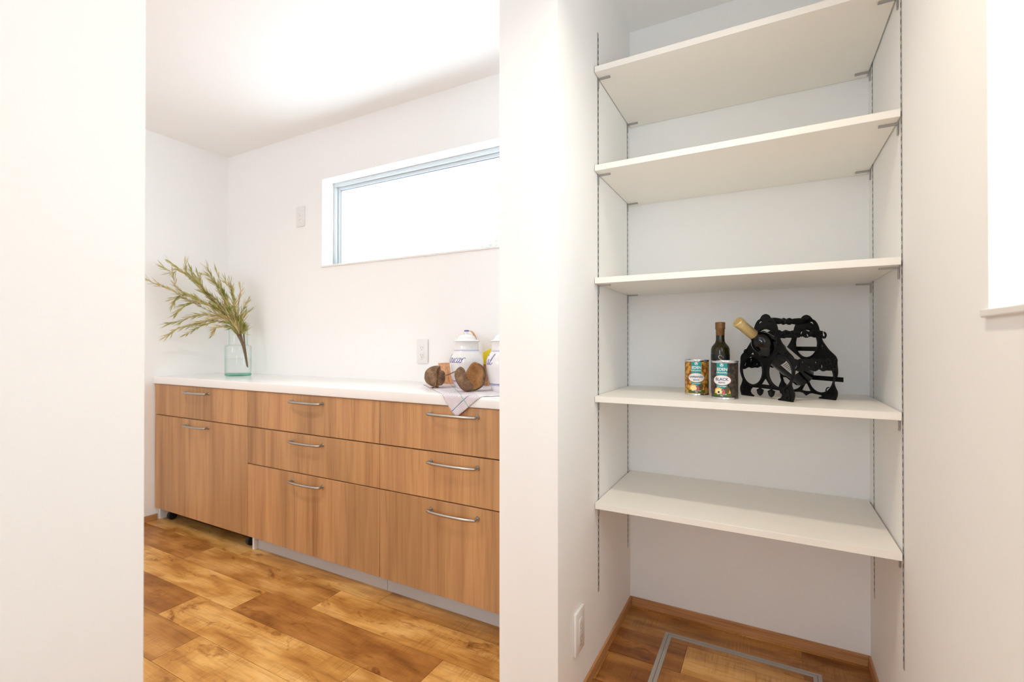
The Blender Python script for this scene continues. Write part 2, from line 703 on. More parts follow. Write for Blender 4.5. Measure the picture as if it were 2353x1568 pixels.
def leafmat(name, a, b, c):
    mt = mat(name, b, .6)
    nt = mt.node_tree
    tc = nt.nodes.new('ShaderNodeTexCoord')
    n = noise(nt, tc.outputs['Object'], 22, 3)
    r = ramp(nt, [(.3, a), (.5, b), (.7, c)], n.outputs['Fac'])
    nt.links.new(r.outputs['Color'], principled(mt).inputs['Base Color'])
    return mt


M_leaf = leafmat('dry_olive_leaf', rgb(120, 128, 52), rgb(170, 164, 92), rgb(196, 172, 118))
M_leaf2 = leafmat('pale_straw_leaf', rgb(150, 146, 78), rgb(190, 176, 118), rgb(206, 180, 132))
M_green = mat('garden_leaf', (.09, .26, .05, 1), .5)


def towelmat():
    mt = mat('striped_linen', (.8, .78, .78, 1), .9)
    nt = mt.node_tree
    uv = nt.nodes.new('ShaderNodeUVMap')
    uv.uv_map = 'weave'
    sx = nt.nodes.new('ShaderNodeSeparateXYZ')
    nt.links.new(uv.outputs[0], sx.inputs[0])

    def math_(op, a, b=None):
        n = nt.nodes.new('ShaderNodeMath')
        n.operation = op
        for k, v in enumerate((a, b)):
            if v is None:
                continue
            if isinstance(v, (int, float)):
                n.inputs[k].default_value = v
            else:
                nt.links.new(v, n.inputs[k])
        return n.outputs[0]
    u, v = sx.outputs[0], sx.outputs[1]
    fr = math_('FRACT', math_('MULTIPLY', u, 190.0))
    line = math_('MULTIPLY', math_('LESS_THAN', fr, .32), math_('GREATER_THAN', u, .007))
    n = noise(nt, uv.outputs[0], 30, 3)
    patch = math_('MULTIPLY', line, math_('ADD', n.outputs['Fac'], .15))
    c = mix(nt, (.78, .74, .76, 1), (.32, .17, .28, 1), patch)
    # a dark teal thread across and a pale green band along the stripes
    d1 = math_('LESS_THAN', math_('ABSOLUTE', math_('ADD', v, .037)), .0012)
    c = mix(nt, c, (.03, .14, .20, 1), d1)
    d2 = math_('LESS_THAN', math_('ABSOLUTE', math_('ADD', u, -.067)), .0024)
    c = mix(nt, c, (.30, .50, .47, 1), math_('MULTIPLY', d2, .75))
    nt.links.new(c, principled(mt).inputs['Base Color'])
    return mt


M_towel = towelmat()

# ------------------------------------------------------------------ room shell
T = .15
floor = structure(box('floor', (XK-.15, XR+.15, YREAR-.1, YB+.15, -.08, -.0025), M_gap))
ceiling = structure(box('ceiling', (XK-.15, XR+.15, YREAR-.1, YB+.15, ZC, ZC+.12), M_ceil))

W1 = dict(x0=-2.235, x1=-.755, z0=1.465, z1=1.956)
wall_back = structure(box('wall_back', [
    (XK-.15, W1['x0'], YB, YB+T, -.08, ZC), (W1['x1'], XR+.15, YB, YB+T, -.08, ZC),
    (W1['x0'], W1['x1'], YB, YB+T, -.08, W1['z0']), (W1['x0'], W1['x1'], YB, YB+T, W1['z1'], ZC)], M_wall))
structure(box('wall_left', (XK-.15, XK, YREAR, YB, -.08, ZC), M_wall))
W2 = dict(y0=.45, y1=.935, z0=1.072, z1=1.70)
structure(box('wall_right', [
    (XR, XR+T, YREAR, W2['y0'], -.08, ZC), (XR, XR+T, W2['y1'], YB, -.08, ZC),
    (XR, XR+T, W2['y0'], W2['y1'], -.08, W2['z0']-.012), (XR, XR+T, W2['y0'], W2['y1'], W2['z1'], ZC)], M_wall))
structure(box('wall_partition', (XP, XL, YP, YB, -.08, ZC), M_wall))
structure(box('wall_hall_left', (-1.02, -.90, -1.3, .40, -.08, ZC), M_wall))
# unseen wall behind the camera, two openings added to brighten the rooms
structure(box('wall_rear', [
    (XK-.15, -2.70, YREAR-.1, YREAR, -.08, ZC), (-1.60, -.62, YREAR-.1, YREAR, -.08, ZC), (.04, XR+.15, YREAR-.1, YREAR, -.08, ZC),
    (-2.70, -1.60, YREAR-.1, YREAR, 1.95, ZC), (-2.70, -1.60, YREAR-.1, YREAR, -.08, .95),
    (-.62, .04, YREAR-.1, YREAR, 1.95, ZC), (-.62, .04, YREAR-.1, YREAR, -.08, .95)], M_wall))

# baseboards
BH = .034
structure(box('baseboard_back', (XL+.007, XR-.007, YB-.007, YB, 0, BH), M_base, bev=.0012, seg=1))
structure(box('baseboard_pantry_left', (XL, XL+.007, YP, YB, 0, BH), M_base, bev=.0012, seg=1))
structure(box('baseboard_right', (XR-.007, XR, YREAR, YB, 0, BH), M_base, bev=.0012, seg=1))
structure(box('baseboard_left', (XK, XK+.007, YREAR, 1.462, 0, BH), M_base, bev=.0012, seg=1))
structure(box('baseboard_hall_left', [(-1.027, -1.02, -1.3, .40, 0, BH)], M_base))

# window over the worktop
w1 = structure(box('window_1', [
    (W1['x0'], W1['x1'], YB+.080, YB+.135, W1['z1']-.022, W1['z1']),
    (W1['x0'], W1['x1'], YB+.080, YB+.135, W1['z0']-.0, W1['z0']+.012),
    (W1['x0'], W1['x0']+.020, YB+.080, YB+.135, W1['z0']+.012, W1['z1']-.022),
    (W1['x1']-.020, W1['x1'], YB+.080, YB+.135, W1['z0']+.012, W1['z1']-.022)], M_frame, bev=.0015, seg=1))
a0, a1, b0, b1 = W1['x0']+.020, W1['x1']-.020, W1['z0']+.012, W1['z1']-.022
box('sash', [(a0, a1, YB+.094, YB+.124, b1-.018, b1), (a0, a1, YB+.094, YB+.124, b0, b0+.008),
             (a0, a0+.016, YB+.094, YB+.124, b0+.008, b1-.018), (a1-.016, a1, YB+.094, YB+.124, b0+.008, b1-.018)], M_frame, w1, bev=.001, seg=1)
a0 += .016
a1 -= .016
b0 += .008
b1 -= .018
box('gasket', [(a0, a1, YB+.100, YB+.104, b1-.0035, b1), (a0, a0+.0035, YB+.100, YB+.104, b0, b1)], M_gasket, w1)
box('pane', (a0, a1, YB+.106, YB+.110, b0, b1), M_pane, w1)
box('window_sill', (W1['x0']-.004, W1['x1']+.004, YB-.008, YB+.080, W1['z0']-.010, W1['z0']), M_white, w1, bev=.0015, seg=1)

# side window
w2 = structure(box('window_2', [
    (XR+.085, XR+.14, W2['y0'], W2['y1'], W2['z1']-.03, W2['z1']),
    (XR+.085, XR+.14, W2['y0'], W2['y1'], W2['z0'], W2['z0']+.02),
    (XR+.085, XR+.14, W2['y0'], W2['y0']+.03, W2['z0']+.02, W2['z1']-.03),
    (XR+.085, XR+.14, W2['y1']-.03, W2['y1'], W2['z0']+.02, W2['z1']-.03)], M_frame))
box('pane', (XR+.11, XR+.114, W2['y0']+.03, W2['y1']-.03, W2['z0']+.02, W2['z1']-.03), M_pane, w2)
box('window_sill', (XR-.007, XR+.085, W2['y0']-.015, W2['y1']+.013, W2['z0']-.012, W2['z0']), M_white, w2, bev=.002, seg=1)

# ------------------------------------------------------------------ floor planks
PW, PL = .150, .894
JOINT = {0: -.928, -1: -.244-.15, 1: -1.362, 2: -.244, 3: .093, -2: -1.752}
JOINT = {(1.25): -1.558, 1.40: -1.362, 1.55: -.244, 1.70: .093, 1.85: -.6, 1.10: -.928, .95: -1.138, .80: -1.752}
TONE = {(1.25, -2): .25, (1.25, -1): .60, (1.25, 0): .95, (1.40, -2): .80, (1.40, -1): .88, (1.40, 0): .35, (1.10, -3): .8, (1.10, -2): 1.0, (1.10, -1): .10, (1.10, 0): .9,
        (.95, -3): .5, (.95, -2): .12, (.95, -1): 1.0, (.95, 0): .70, (.80, -2): .6, (.80, -1): .25, (.80, 0): 1.0, (.80, 1): .6, (.65, -1): 1.0, (.65, 0): .8}
HX0, HX1, HY0, HY1 = -.324, .141, 1.300, 1.747       # under-floor store hatch, outer edge
random.seed(5)
g = .0007
hatch = thing('floor_hatch', 'square floor storage hatch framed with grey aluminium strips under the shelves', 'floor hatch', ((HX0+HX1)/2, (HY0+HY1)/2, 0))
FW = .024
rows = []
for k in range(-26, 5):
    y0 = round(1.25+k*PW, 2)
    jx = JOINT.get(y0, random.uniform(-1, 0))
    x = jx
    while x > XK:
        x -= PL
    i = 0
    while x < XR:
        p0, p1 = max(x, XK), min(x+PL, XR)
        q0, q1 = max(y0, YREAR), min(y0+PW, YB)
        if p1-p0 > .01 and q1-q0 > .005:
            side = round((x-jx)/PL)
            tone = TONE.get((y0, side))
            if tone is None:
                tone = random.choice((.15, .35, .6, .9, 1.0))
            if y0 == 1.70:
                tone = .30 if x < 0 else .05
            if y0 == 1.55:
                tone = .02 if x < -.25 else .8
            # the part of the plank outside the hatch
            A = (p0+g, p1-g, q0+g, q1-g)
            bxs = []
            if A[0] < HX1 and A[1] > HX0 and A[2] < HY1 and A[3] > HY0:
                if A[0] < HX0:
                    bxs.append((A[0], HX0, A[2], A[3]))
                if A[1] > HX1:
                    bxs.append((HX1, A[1], A[2], A[3]))
                c0, c1 = max(A[0], HX0), min(A[1], HX1)
                if A[3] > HY1:
                    bxs.append((c0, c1, HY1, A[3]))
                if A[2] < HY0:
                    bxs.append((c0, c1, A[2], HY0))
                L = (max(A[0], HX0+FW), min(A[1], HX1-FW), max(A[2], HY0+FW), min(A[3], HY1-FW))
                if L[1]-L[0] > .005 and L[3]-L[2] > .003:
                    o = box('lid_plank', L+(-.0020, 0.0), M_floor, hatch)
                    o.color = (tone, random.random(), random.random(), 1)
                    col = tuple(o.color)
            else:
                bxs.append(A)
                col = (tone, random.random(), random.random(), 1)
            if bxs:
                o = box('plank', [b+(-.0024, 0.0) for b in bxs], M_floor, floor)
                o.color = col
        x += PL
        i += 1
# hatch frame: two aluminium strips around the lid with a fine joint between
def frame_rect(name, a, b, c, d, w, z0, z1, mt, parent):
    return box(name, [(a, b, d-w, d, z0, z1), (a, b, c, c+w, z0, z1), (a, a+w, c+w, d-w, z0, z1), (b-w, b, c+w, d-w, z0, z1)], mt, parent)


frame_rect('outer_frame', HX0, HX1, HY0, HY1, .0115, -.002, .0012, M_hatch, hatch)
frame_rect('inner_frame', HX0+.0127, HX1-.0127, HY0+.0127, HY1-.0127, .0113, -.002, .0012, M_hatch, hatch)

# ------------------------------------------------------------------ pantry shelves
SXL, SXR, SYF, SYB, ST = -.4772, .2770, 1.4292, 1.8655, .0189
SZ = [('topmost cream shelf board, cut off by the top of the photo', 1.8899), ('second cream shelf board from the top', 1.5807), ('middle cream shelf board, empty, above the wine rack', 1.2282),
      ('cream shelf board carrying the cans, oil bottle and wine rack', .8582), ('lowest cream shelf board, above the floor hatch', .5258)]
RY = (1.4700, 1.8300)
for lb, z in SZ:
    t = thing('shelf', lb, 'shelf', ((SXL+SXR)/2, SYB, z-ST), 'adjustable shelves in the pantry niche')
    box('board', (SXL, SXR, SYF, SYB, z-ST, z), M_shelf, t, bev=.0008, seg=1)
    for ry in RY:
        for sx, x in ((1, XL), (-1, XR)):
            r0, r1 = sorted((x+sx*.0014, x+sx*.040))
            v0, v1 = sorted((x+sx*.0014, x+sx*.0034))
            o = box('bracket', [(r0, r1, ry-.0045, ry+.0045, z-ST-.0042, z-ST-.0002), (v0, v1, ry-.0035, ry+.0035, z-ST-.030, z-ST-.0042)], M_bracket, t)
# slotted rails let into the side walls
RAILS = [(XL, 1, 1.4700, .231, 2.019, 'slotted steel shelf rail at the front of the left pantry wall'),
         (XL, 1, 1.8300, .236, 2.015, 'slotted steel shelf rail at the back of the left pantry wall'),
         (XR, -1, 1.4400, .247, 2.015, 'slotted steel shelf rail at the front of the right pantry wall'),
         (XR, -1, 1.7980, .247, 2.015, 'slotted steel shelf rail at the back of the right pantry wall')]
for x, sx, ry, z0, z1, lb in RAILS:
    t = thing('shelf_rail', lb, 'shelf rail', (x, ry, z0), 'shelf rails')
    e0, e1 = sorted((x+sx*.0001, x+sx*.0010))
    box('rail', (e0, e1, ry-.0060, ry+.0060, z0, z1), M_rail, t)
    sl = []
    z = z0+.02
    while z < z1-.01:
        f0, f1 = sorted((x+sx*.0010, x+sx*.0013))
        sl.append((f0, f1, ry-.0022, ry+.0018, z, z+.011))
        z += .020
    o = box('slot', sl, M_dark, t)
    o['kind'] = 'stuff'
    o['label'] = 'row of dark slots'

# ------------------------------------------------------------------ kitchen units
def handle(xc, z, half, parent):
    pts = []
    n = 16
    prot = .030
    y0 = KY
    for i in range(n+1):
        a = i/n
        pts.append((xc-half+2*half*a, y0-prot+.008*(2*a-1)**4 - .004*(1-(2*a-1)**2), z))
    L = [(xc-half-.0, y0-.0005, z), (xc-half-.0, y0-.012, z), (xc-half-.0005, y0-.020, z)] + pts[0:] + [(xc+half+.0005, y0-.020, z), (xc+half, y0-.012, z), (xc+half, y0-.0005, z)]
    P = catmull(L, 3)
    rad = [.0052 if (p.y > y0-.02) else .0058 for p in P]
    g1 = tube_geo(P, rad, 10)
    gs = [g1]
    for s in (-1, 1):
        gs.append(tube_geo([(xc+s*half, y0-.0003, z), (xc+s*half, y0-.004, z)], [.0095, .0085], 14))
    v, f = merge(gs)
    h = ob('handle', v, f, M_steel, parent, True)
    return h


random.seed(11)
ZT = WZ-.0411


def unit(name, label, x0, x1, fronts, half, wheels=False):
    t = thing(name, label, 'cabinet', ((x0+x1)/2, (KY+YB)/2, 0), 'walnut drawer units under the white worktop')
    gp = .0016
    body_z0 = .078
    box('body', (x0+.006, x1-.006, KY+.030, YB-.01, body_z0, ZT-.002), M_carcass, t)
    k = 0
    for (z0, z1, hz) in fronts:
        d = box('drawer', (x0+gp*.5, x1-gp*.5, KY, KY+.018, z0, z1), M_lam, t, bev=.0008, seg=1)
        d.color = (random.random(), random.random(), 0, 1)
        reg(d)
        box('top_edge', (x0+gp*.5+.001, x1-gp*.5-.001, KY+.001, KY+.017, z1-.0001, z1+.0004), M_lamedge, d)
        handle((x0+x1)/2, hz, half, d)
        k += 1
    if wheels:
        for wx in (x0+.075, x1-.055):
            for wy in (KY+.055, YB-.08):
                w = lathe('caster', [(0, -.011), (.022, -.011), (.0255, -.008), (.0255, .008), (.022, .011), (0, .011)], M_black, t, 20,
                          Matrix.Translation((wx, wy, .0255)) @ Matrix.Rotation(R(90), 4, 'Y') @ Matrix.Rotation(0, 4, 'Z'))
                reg(w)
                box('fork', [(wx-.016, wx-.013, wy-.008, wy+.010, .022, body_z0), (wx+.013, wx+.016, wy-.008, wy+.010, .022, body_z0), (wx-.018, wx+.018, wy-.018, wy+.018, body_z0-.006, body_z0)], M_black, w)
    else:
        if x0 < -2:
            box('side_panel', (x0+.001, x0+.013, KY+.026, YB-.01, 0, ZT-.002), M_white, t)
        box('kickboard', (x0+(.015 if x0 < -2 else .001), x1-.001, KY+.046, KY+.058, 0, .078), M_kick, t)
    return t


U0, U1, U2, U3 = -3.130, -2.260, -1.390, -.660
zb = .0745
g2 = .0026
unit('drawer_cabinet', 'walnut drawer unit on black casters at the left end, two fronts', U0, U1,
     [(.6129+g2, ZT-.003, .757), (zb, .6129-g2, .577)], .1000, True)
box('side_panel', (XK+.002, U0+.004, KY+.026, YB-.01, 0, ZT-.002), M_white)
tag(bpy.context.scene.objects['side_panel.002'] if 'side_panel.002' in bpy.data.objects else bpy.data.objects['side_panel'], 'narrow white support panel against the left kitchen wall', 'panel')
unit('drawer_cabinet', 'middle walnut drawer unit with three fronts, beside the caster unit', U1, U2,
     [(.6129+g2, ZT-.003, .757), (.4318+g2, .6129-g2, .575), (zb, .4318-g2, .393)], .1000)
unit('drawer_cabinet', 'right-hand walnut drawer unit with three fronts, towel hanging over its top', U2, U3,
     [(.6129+g2, ZT-.003, .757), (.4318+g2, .6129-g2, .575), (zb, .4318-g2, .393)], .1040)
tag(box('worktop', (XK+.001, XP-.001, WY, YB-.0005, ZT, WZ), M_worktop, bev=.004, seg=3), 'long white worktop over the walnut drawer units', 'worktop')


# ------------------------------------------------------------------ sockets
def socket(name, label, M, gang, hw=.0345, hh=.0595):
    """M maps plate space (x right, z up, y = out of wall is -y) to world"""
    t = thing(name, label, 'socket', tuple(M @ Vector((0, 0, 0))))

    def bx(nm, b, mt, bev=0, parent=t):
        bm = boxes_bm([b] if not isinstance(b, list) else b, bev, 2)
        me = bpy.data.meshes.new(nm)
        bm.to_mesh(me)
        bm.free()
        me.transform(M)
        return fin(nm, me, mt, parent, bool(bev))
    bx('plate', (-hw, hw, -.0085, 0, -hh, hh), M_plastic, .0025)
    bx('insert', (-.0125, .0125, -.0098, -.008, -.035, .035), M_plastic, .0006)
    sl = []
    if gang == 'double':
        for cz in (.018, -.018):
            sl += [(-.0075, -.0055, -.0101, -.0097, cz-.005, cz+.006), (.0050, .0070, -.0101, -.0097, cz-.004, cz+.005)]
            sl += [(-.0020, .0020, -.0101, -.0097, cz-.013, cz-.009)]
        sl += [(-.006, .006, -.0101, -.0097, -.0400, -.0385)]
    else:
        sl += [(-.0075, -.0045, -.0101, -.0097, .016, .019), (.000, .0030, -.0101, -.0097, .012, .016), (-.0075, -.0045, -.0101, -.0097, .008, .011),
               (-.006, .005, -.0101, -.0097, .000, .003), (-.003, .003, -.0101, -.0097, -.022, -.017)]
    s = bx('slot', sl, M_slot if gang == 'double' else M_kick)
    s['kind'] = 'stuff'
    return t


socket('wall_socket', 'white double power socket on the back wall above the worktop, left of the jars', Matrix.Translation((-1.509, YB, .984)), 'double')
socket('wall_socket', 'small white wall socket plate high on the wall left of the kitchen window', Matrix.Translation((-2.414, YB, 1.767)), 'aerial')
socket('wall_socket', 'white power socket low on the left pantry wall near the floor', Matrix.Translation((XL, 1.283, .208)) @ Matrix.Rotation(R(90), 4, 'Z'), 'double')

# ------------------------------------------------------------------ cans on the shelf
Z4 = .8582


def can(label, c, az, pr_mat, word, r=.0365, h=.116, tw=.0105):
    t = thing('food_can', label, 'can', c, 'cans of beans on the shelf')
    prof = [(0, .0015), (r-.003, .0015), (r-.0022, 0), (r-.0002, .0002), (r+.0003, .0022), (r-.0004, .0042), (r-.0008, .006), (r-.0008, h-.006), (r-.0004, h-.0042), (r+.0003, h-.0022), (r-.0002, h-.0002), (r-.0022, h), (r-.003, h-.0022), (0, h-.0022)]
    lathe('tin', prof, M_tin, t, 64, Matrix.Translation(c))
    full = pi*r*.999
    lo, hi = .0062, h-.0062
    c0 = (c[0], c[1], c[2])
    e = .00012

    def lay(nm, geo, k, mt):
        o = wrap(nm, geo, r-.0008+e*k, az, c0, mt, t, dx=.003)
        return o
    lay('paper_label', poly([(-full, lo), (full, lo), (full, hi), (-full, hi)]), 1, pr_mat)
    bw = .0150
    lay('teal_band', poly([(-bw, .036)]+[(-bw+2*bw*i/6, .036-(.005*(1-(2*i/6-1)**2))-(.001 if i % 2 else 0)) for i in range(1, 6)]+[(bw, .036), (bw, hi), (-bw, hi)]), 2, M_teal)
    # landscape at the foot of the label
    pic = [(-.025, .010)]+[(-.022, .020), (-.020, .031), (-.012, .036), (-.004, .034), (.004, .031), (.012, .030), (.022, .031), (.024, .022), (.024, .010)]
    lay('sunrise_picture', poly(pic), 2.4, M_sky)
    lay('sun_glow', poly(ell(-.008, .024, .010, .008)), 3, M_sun)
    lay('field', poly([(-.026, .0085), (.026, .0085), (.026, .018), (.012, .0195), (0, .018), (-.012, .0165), (-.02, .018), (-.026, .020)]), 3.4, M_grass)
    lay('tree_picture', poly([(.0135+.0085*cos(q)*(1+.12*sin(5*q)), .028+.0095*sin(q)*(1+.10*cos(7*q))) for q in [2*pi*i/26 for i in range(26)]]), 4, M_tree)
    lay('barn_picture', poly([(.001, .017), (.009, .017), (.009, .026), (.005, .031), (.001, .027)]), 5, M_barn)
    lay('barn_roof', poly([(-.001, .026), (.001, .027), (.005, .0315), (.010, .0265), (.010, .0285), (.005, .0335), (-.001, .0285)]), 5.4, M_violet)
    lay('bean_picture', poly(ell(-.0085, .0215, .0032, .0032, 14)), 4.4, M_sun if pr_mat is M_garb else M_bean)
    # oval name plate
    lay('oval_rim', poly(ell(0, .0565, .0262, .0150, 40)), 3.6, M_orange)
    lay('oval_plate', poly(ell(0, .0565, .0250, .0139, 40)), 4.6, M_labwhite)

    def txt(s_, size, x, y, mt, bold=0.0, k=6, sx=1.0):
        v, f = text2d(s_, size, bold)
        v = [(p[0]*sx+x, p[1]+y, 0) for p in v]
        o = lay('lettering', (v, f), k, mt)
        return o
    txt(word, tw, 0, .0590, M_navy, .0002)
    txt('BEANS', .0062, 0, .0494, M_navy, .0001)
    txt('EDEN', .0118, .001, .0880, M_labwhite, .0003, 4)
    txt('ORGANIC', .0068, 0, .0785, M_labwhite, .0001, 4)
    txt('No Salt Added', .0040, 0, .0385, M_labwhite, .0001, 4)
    txt('NET WT 15 OZ', .0040, 0, .0155, M_labwhite, .0001, 5)
    txt('425g', .0040, 0, .0115, M_labwhite, .0001, 5)
    # round emblem with a tree-like sign
    v, f = ring2d(0, .1010, .0052, .0052, .0009)
    lay('emblem', (v, f), 4, M_labwhite)
    lay('emblem', poly(ell(0, .1025, .0022, .0020, 14)), 4, M_labwhite)
    for q in (-1, 1):
        lay('emblem', poly(ell(q*.0022, .0995, .0014, .0017, 12)), 4, M_labwhite)
    return t


def az_to_cam(c, deg=0):
    return atan2(-c[1], -c[0]) + R(deg)


c1 = (-.2035, 1.6255, Z4)
c2 = (-.1155, 1.5495, Z4)
can('can of garbanzo beans with orange chickpea label, left of the oil bottle', c1, az_to_cam(c1, -2), M_garb, 'GARBANZO', .0365, .1125, .0080)
can('can of black beans with dark label in front of the oil bottle', c2, az_to_cam(c2, -13), M_bean, 'BLACK', .0372, .1130, .0120)

# ------------------------------------------------------------------ oil bottle
oc = (-.1370, 1.6650, Z4)
t = thing('oil_bottle', 'slim dark olive oil bottle with bronze cap behind the black beans can', 'bottle', oc)
Mo = Matrix.Translation(oc)
lathe('glass_body', [(0, .002), (.022, .001), (.0275, .004), (.0282, .010), (.0282, .137), (.0278, .146), (.0255, .154), (.0200, .161), (.0160, .166), (.0140, .171), (.0132, .178), (.0128, .200), (0, .200)], M_oil, t, 48, Mo)
lathe('cap', [(.0129, .190), (.0132, .1905), (.0132, .2085), (.0146, .2105), (.0151, .2130), (.0151, .2165), (.0143, .2185), (.0149, .2205), (.0150, .2290), (.0145, .2315), (.0130, .2325), (0, .2325)], M_bronze, t, 40, Mo)
azo = az_to_cam(oc)
wrap('black_label', poly([(-.085, .02), (.085, .02), (.085, .130), (-.085, .130)]), .02845, azo, oc, M_oillabel, t)
sS = catmull([(.0045, .0185), (.003, .0215), (-.0015, .0220), (-.0045, .0185), (-.003, .0130), (.0035, .0080), (.0060, .0030), (.0030, -.0015), (-.0030, -.0015), (-.0060, .0015)], 5)
wrap('lettering', ribbon2d([(p.x+.004 if False else p.x-.0005, p.y+.1045) for p in [Vector((q[0], q[1])) for q in sS]], .0017), .0286, azo, oc, M_goldline, t)
v, f = text2d('L', .0075)
wrap('lettering', ([(p[0]+.0090, p[1]+.121, 0) for p in v], f), .0286, azo, oc, M_goldline, t)
v, f = text2d('S', .0075)
wrap('cap_letter', ([(p[0], p[1]+.200, 0) for p in v], f), .0134, azo, oc, M_bronze2, t)

# ------------------------------------------------------------------ cast-iron wine rack
RM = Vector((-.008, 1.613, Z4))
RWd = Vector((.676799, -.736168, 0))
RN = Vector((.736168, .676799, 0))
rack = thing('wine_rack', 'black cast-iron wine rack with three rings per end and scrollwork, holding one bottle', 'wine rack', tuple(RM + RN*.078))


def RMat(off, s0=0.):
    """(u,v,w) -> frame plane at distance off along the bottle axis"""
    o = RM + RN*off + RWd*s0
    return Matrix(((RWd.x, 0, RN.x, o.x), (RWd.y, 0, RN.y, o.y), (0, 1, 0, o.z), (0, 0, 0, 1)))


right = [(.0022, .2515), (.0125, .2470), (.0202, .2381), (.0285, .2340), (.0360, .2266), (.0420, .2157), (.0455, .2040), (.0480, .1923), (.0525, .1807), (.0575, .1700), (.0670, .1577), (.0775, .1455), (.0885, .1360), (.0995, .1262),
         (.1030, .1170), (.1035, .1059), (.1055, .0875), (.1045, .0726), (.0990, .0611), (.0945, .0495), (.0985, .0367), (.1045, .0244), (.1040, .0131), (.0990, .0005), (.0500, .0000), (.0485, .0030), (.0588, .0075), (.0640, .0147), (.0615, .0220), (.0540, .0290)]
right = [(max(a, 0), b) for a, b in right]
left = [(-a, b) for a, b in right][::-1]


def smooth_half(h, a, b):
    """round the polygon between the indices a and b"""
    c_ = [(p.x, p.y) for p in catmull([(q[0], q[1], 0) for q in h[a:b]], 4)]
    return h[:a]+c_+h[b:]


right = smooth_half(right, 0, 23)
left = [(-a, b) for a, b in right][::-1]
outline = right[0:] + [(.030, .0297), (-.030, .0297)] + left[:-1]


def crescent(cx, cy, r, a0, flip=1):
    o = [(cx+flip*r*cos(a0+i*pi*1.25/8), cy+r*sin(a0+i*pi*1.25/8)) for i in range(9)]
    i_ = [(cx+flip*(r*.34+r*.46*cos(a0+.2+i*pi*1.0/6)), cy+r*.46*sin(a0+.2+i*pi*1.0/6)) for i in range(7)][::-1]
    return o+i_


HR = .0425
holes_f = [ell(0, .1660, .0430, .0425, 36), ell(-.0545, .0800, .0432, .0432, 36), ell(.0545, .0800, .0432, .0432, 36),
           [(-.0500, .1400), (-.0620, .1300), (-.0440, .1285)], [(.0500, .1400), (.0440, .1285), (.0620, .1300)],
           [(0, .0620), (-.0180, .0400), (.0180, .0400)],
           crescent(-.0190, .2230, .0092, R(-30)), crescent(.0190, .2230, .0092, R(-30), -1),
           ell(.0528, .1605, .0038, .0095, 12), ell(-.0528, .1605, .0038, .0095, 12)]
# the upper holes must stay inside the casting
holes_f[0] = ell(0, .1660, .0405, .0415, 36)
fr = plate('front_frame', [outline]+holes_f, .0048, RMat(0), M_iron, rack, .0009)
reg(fr)
# raised roll round every ring, scroll relief on feet and crest
rg = []
for (cx, cz, r_) in ((0, .1660, .0438), (-.0545, .0800, .0462), (.0545, .0800, .0462)):
    P = [RMat(0) @ Vector((cx+r_*cos(a), cz+r_*sin(a), -.0020)) for a in [2*pi*i/40 for i in range(41)]]
    rg.append(tube_geo(P, .0030, 7))
v, f = merge(rg)
ob('ring_moulding', v, f, M_iron, fr, True)['kind'] = 'stuff'


def scroll(cx, cz, r, turns, flip, off, r0=.0017, a0=0):
    P = []
    n = int(22*turns)
    for i in range(n+1):
        q = i/n
        a = a0+flip*2*pi*turns*q
        rr = r*(1-.85*q)
        P.append(off @ Vector((cx+rr*cos(a), cz+rr*sin(a), -.0040)))
    return tube_geo(P, [r0*(1-.4*i/n) for i in range(n+1)], 6)


sc = []
for sgn in (-1, 1):
    sc += [scroll(sgn*.082, .028, .012, 1.4, sgn, RMat(0), a0=R(90)), scroll(sgn*.084, .010, .011, 1.1, -sgn, RMat(0), a0=R(90)),
           scroll(sgn*.078, .137, .009, 1.2, -sgn, RMat(0), a0=R(45))]
v, f = merge(sc)
ob('scroll_relief', v, f, M_iron, fr, True)['kind'] = 'stuff'


# acorn drops under the bottom rail
for sx in (-.0225, .0215):
    p = RMat(0) @ Vector((sx, .0190, 0))
    a = lathe('acorn_drop', [(0, -.0140), (.0030, -.0125), (.0068, -.0080), (.0085, -.0020), (.0086, .0010), (.0096, .0018), (.0096, .0045), (.0070, .0062), (.0040, .0080), (.0024, .0100), (.0034, .0135), (0, .0140)], M_iron, rack, 18, Matrix.Translation(p),
              mod=lambda r, z, a: (r*(1+.07*cos(9*a)), z))

# back frame: same casting, rings set lower with a pointed rail at the foot
BO = .155
rb = [(p[0], p[1]) for p in right if not (p[1] < .03 and p[0] < .065)]
foot = [(.0990, .0005), (.0480, .0000), (.0490, .0035), (.0600, .0065), (.0560, .0110)]
rb = [p for p in right if p[1] > .001 and not (p[1] < .03 and p[0] < .066)] + [(.0990, .0005), (.0460, .0000), (.0470, .0035), (.0580, .0070), (.0520, .0110)]
outb = rb + [(.020, .0135), (.010, .0110), (0, .0045), (-.010, .0110), (-.020, .0135)] + [(-a, b) for a, b in rb][::-1][:-1]
holes_b = [ell(0, .1640, .0405, .0425, 36), ell(-.0500, .0655, .0445, .0480, 36), ell(.0500, .0655, .0445, .0480, 36),
           [(0, .0480), (-.0180, .0190), (-.008, .0170), (.008, .0170), (.0180, .0190)],
           crescent(-.0190, .2225, .0088, R(-30)), crescent(.0190, .2225, .0088, R(-30), -1),
           [(-.0200, .2115), (-.0080, .2090), (-.0150, .2085)], [(.0200, .2115), (.0150, .2085), (.0080, .2090)],
           ell(.0560, .1560, .0030, .0085, 12), ell(-.0560, .1560, .0030, .0085, 12),
           ell(.0700, .1240, .0028, .0040, 10), ell(.0820, .1180, .0022, .0030, 10), ell(-.0700, .1240, .0028, .0040, 10)]
fb = plate('back_frame', [outb]+holes_b, .0048, RMat(BO, -.006), M_iron, rack, .0009)
reg(fb)
rg = []
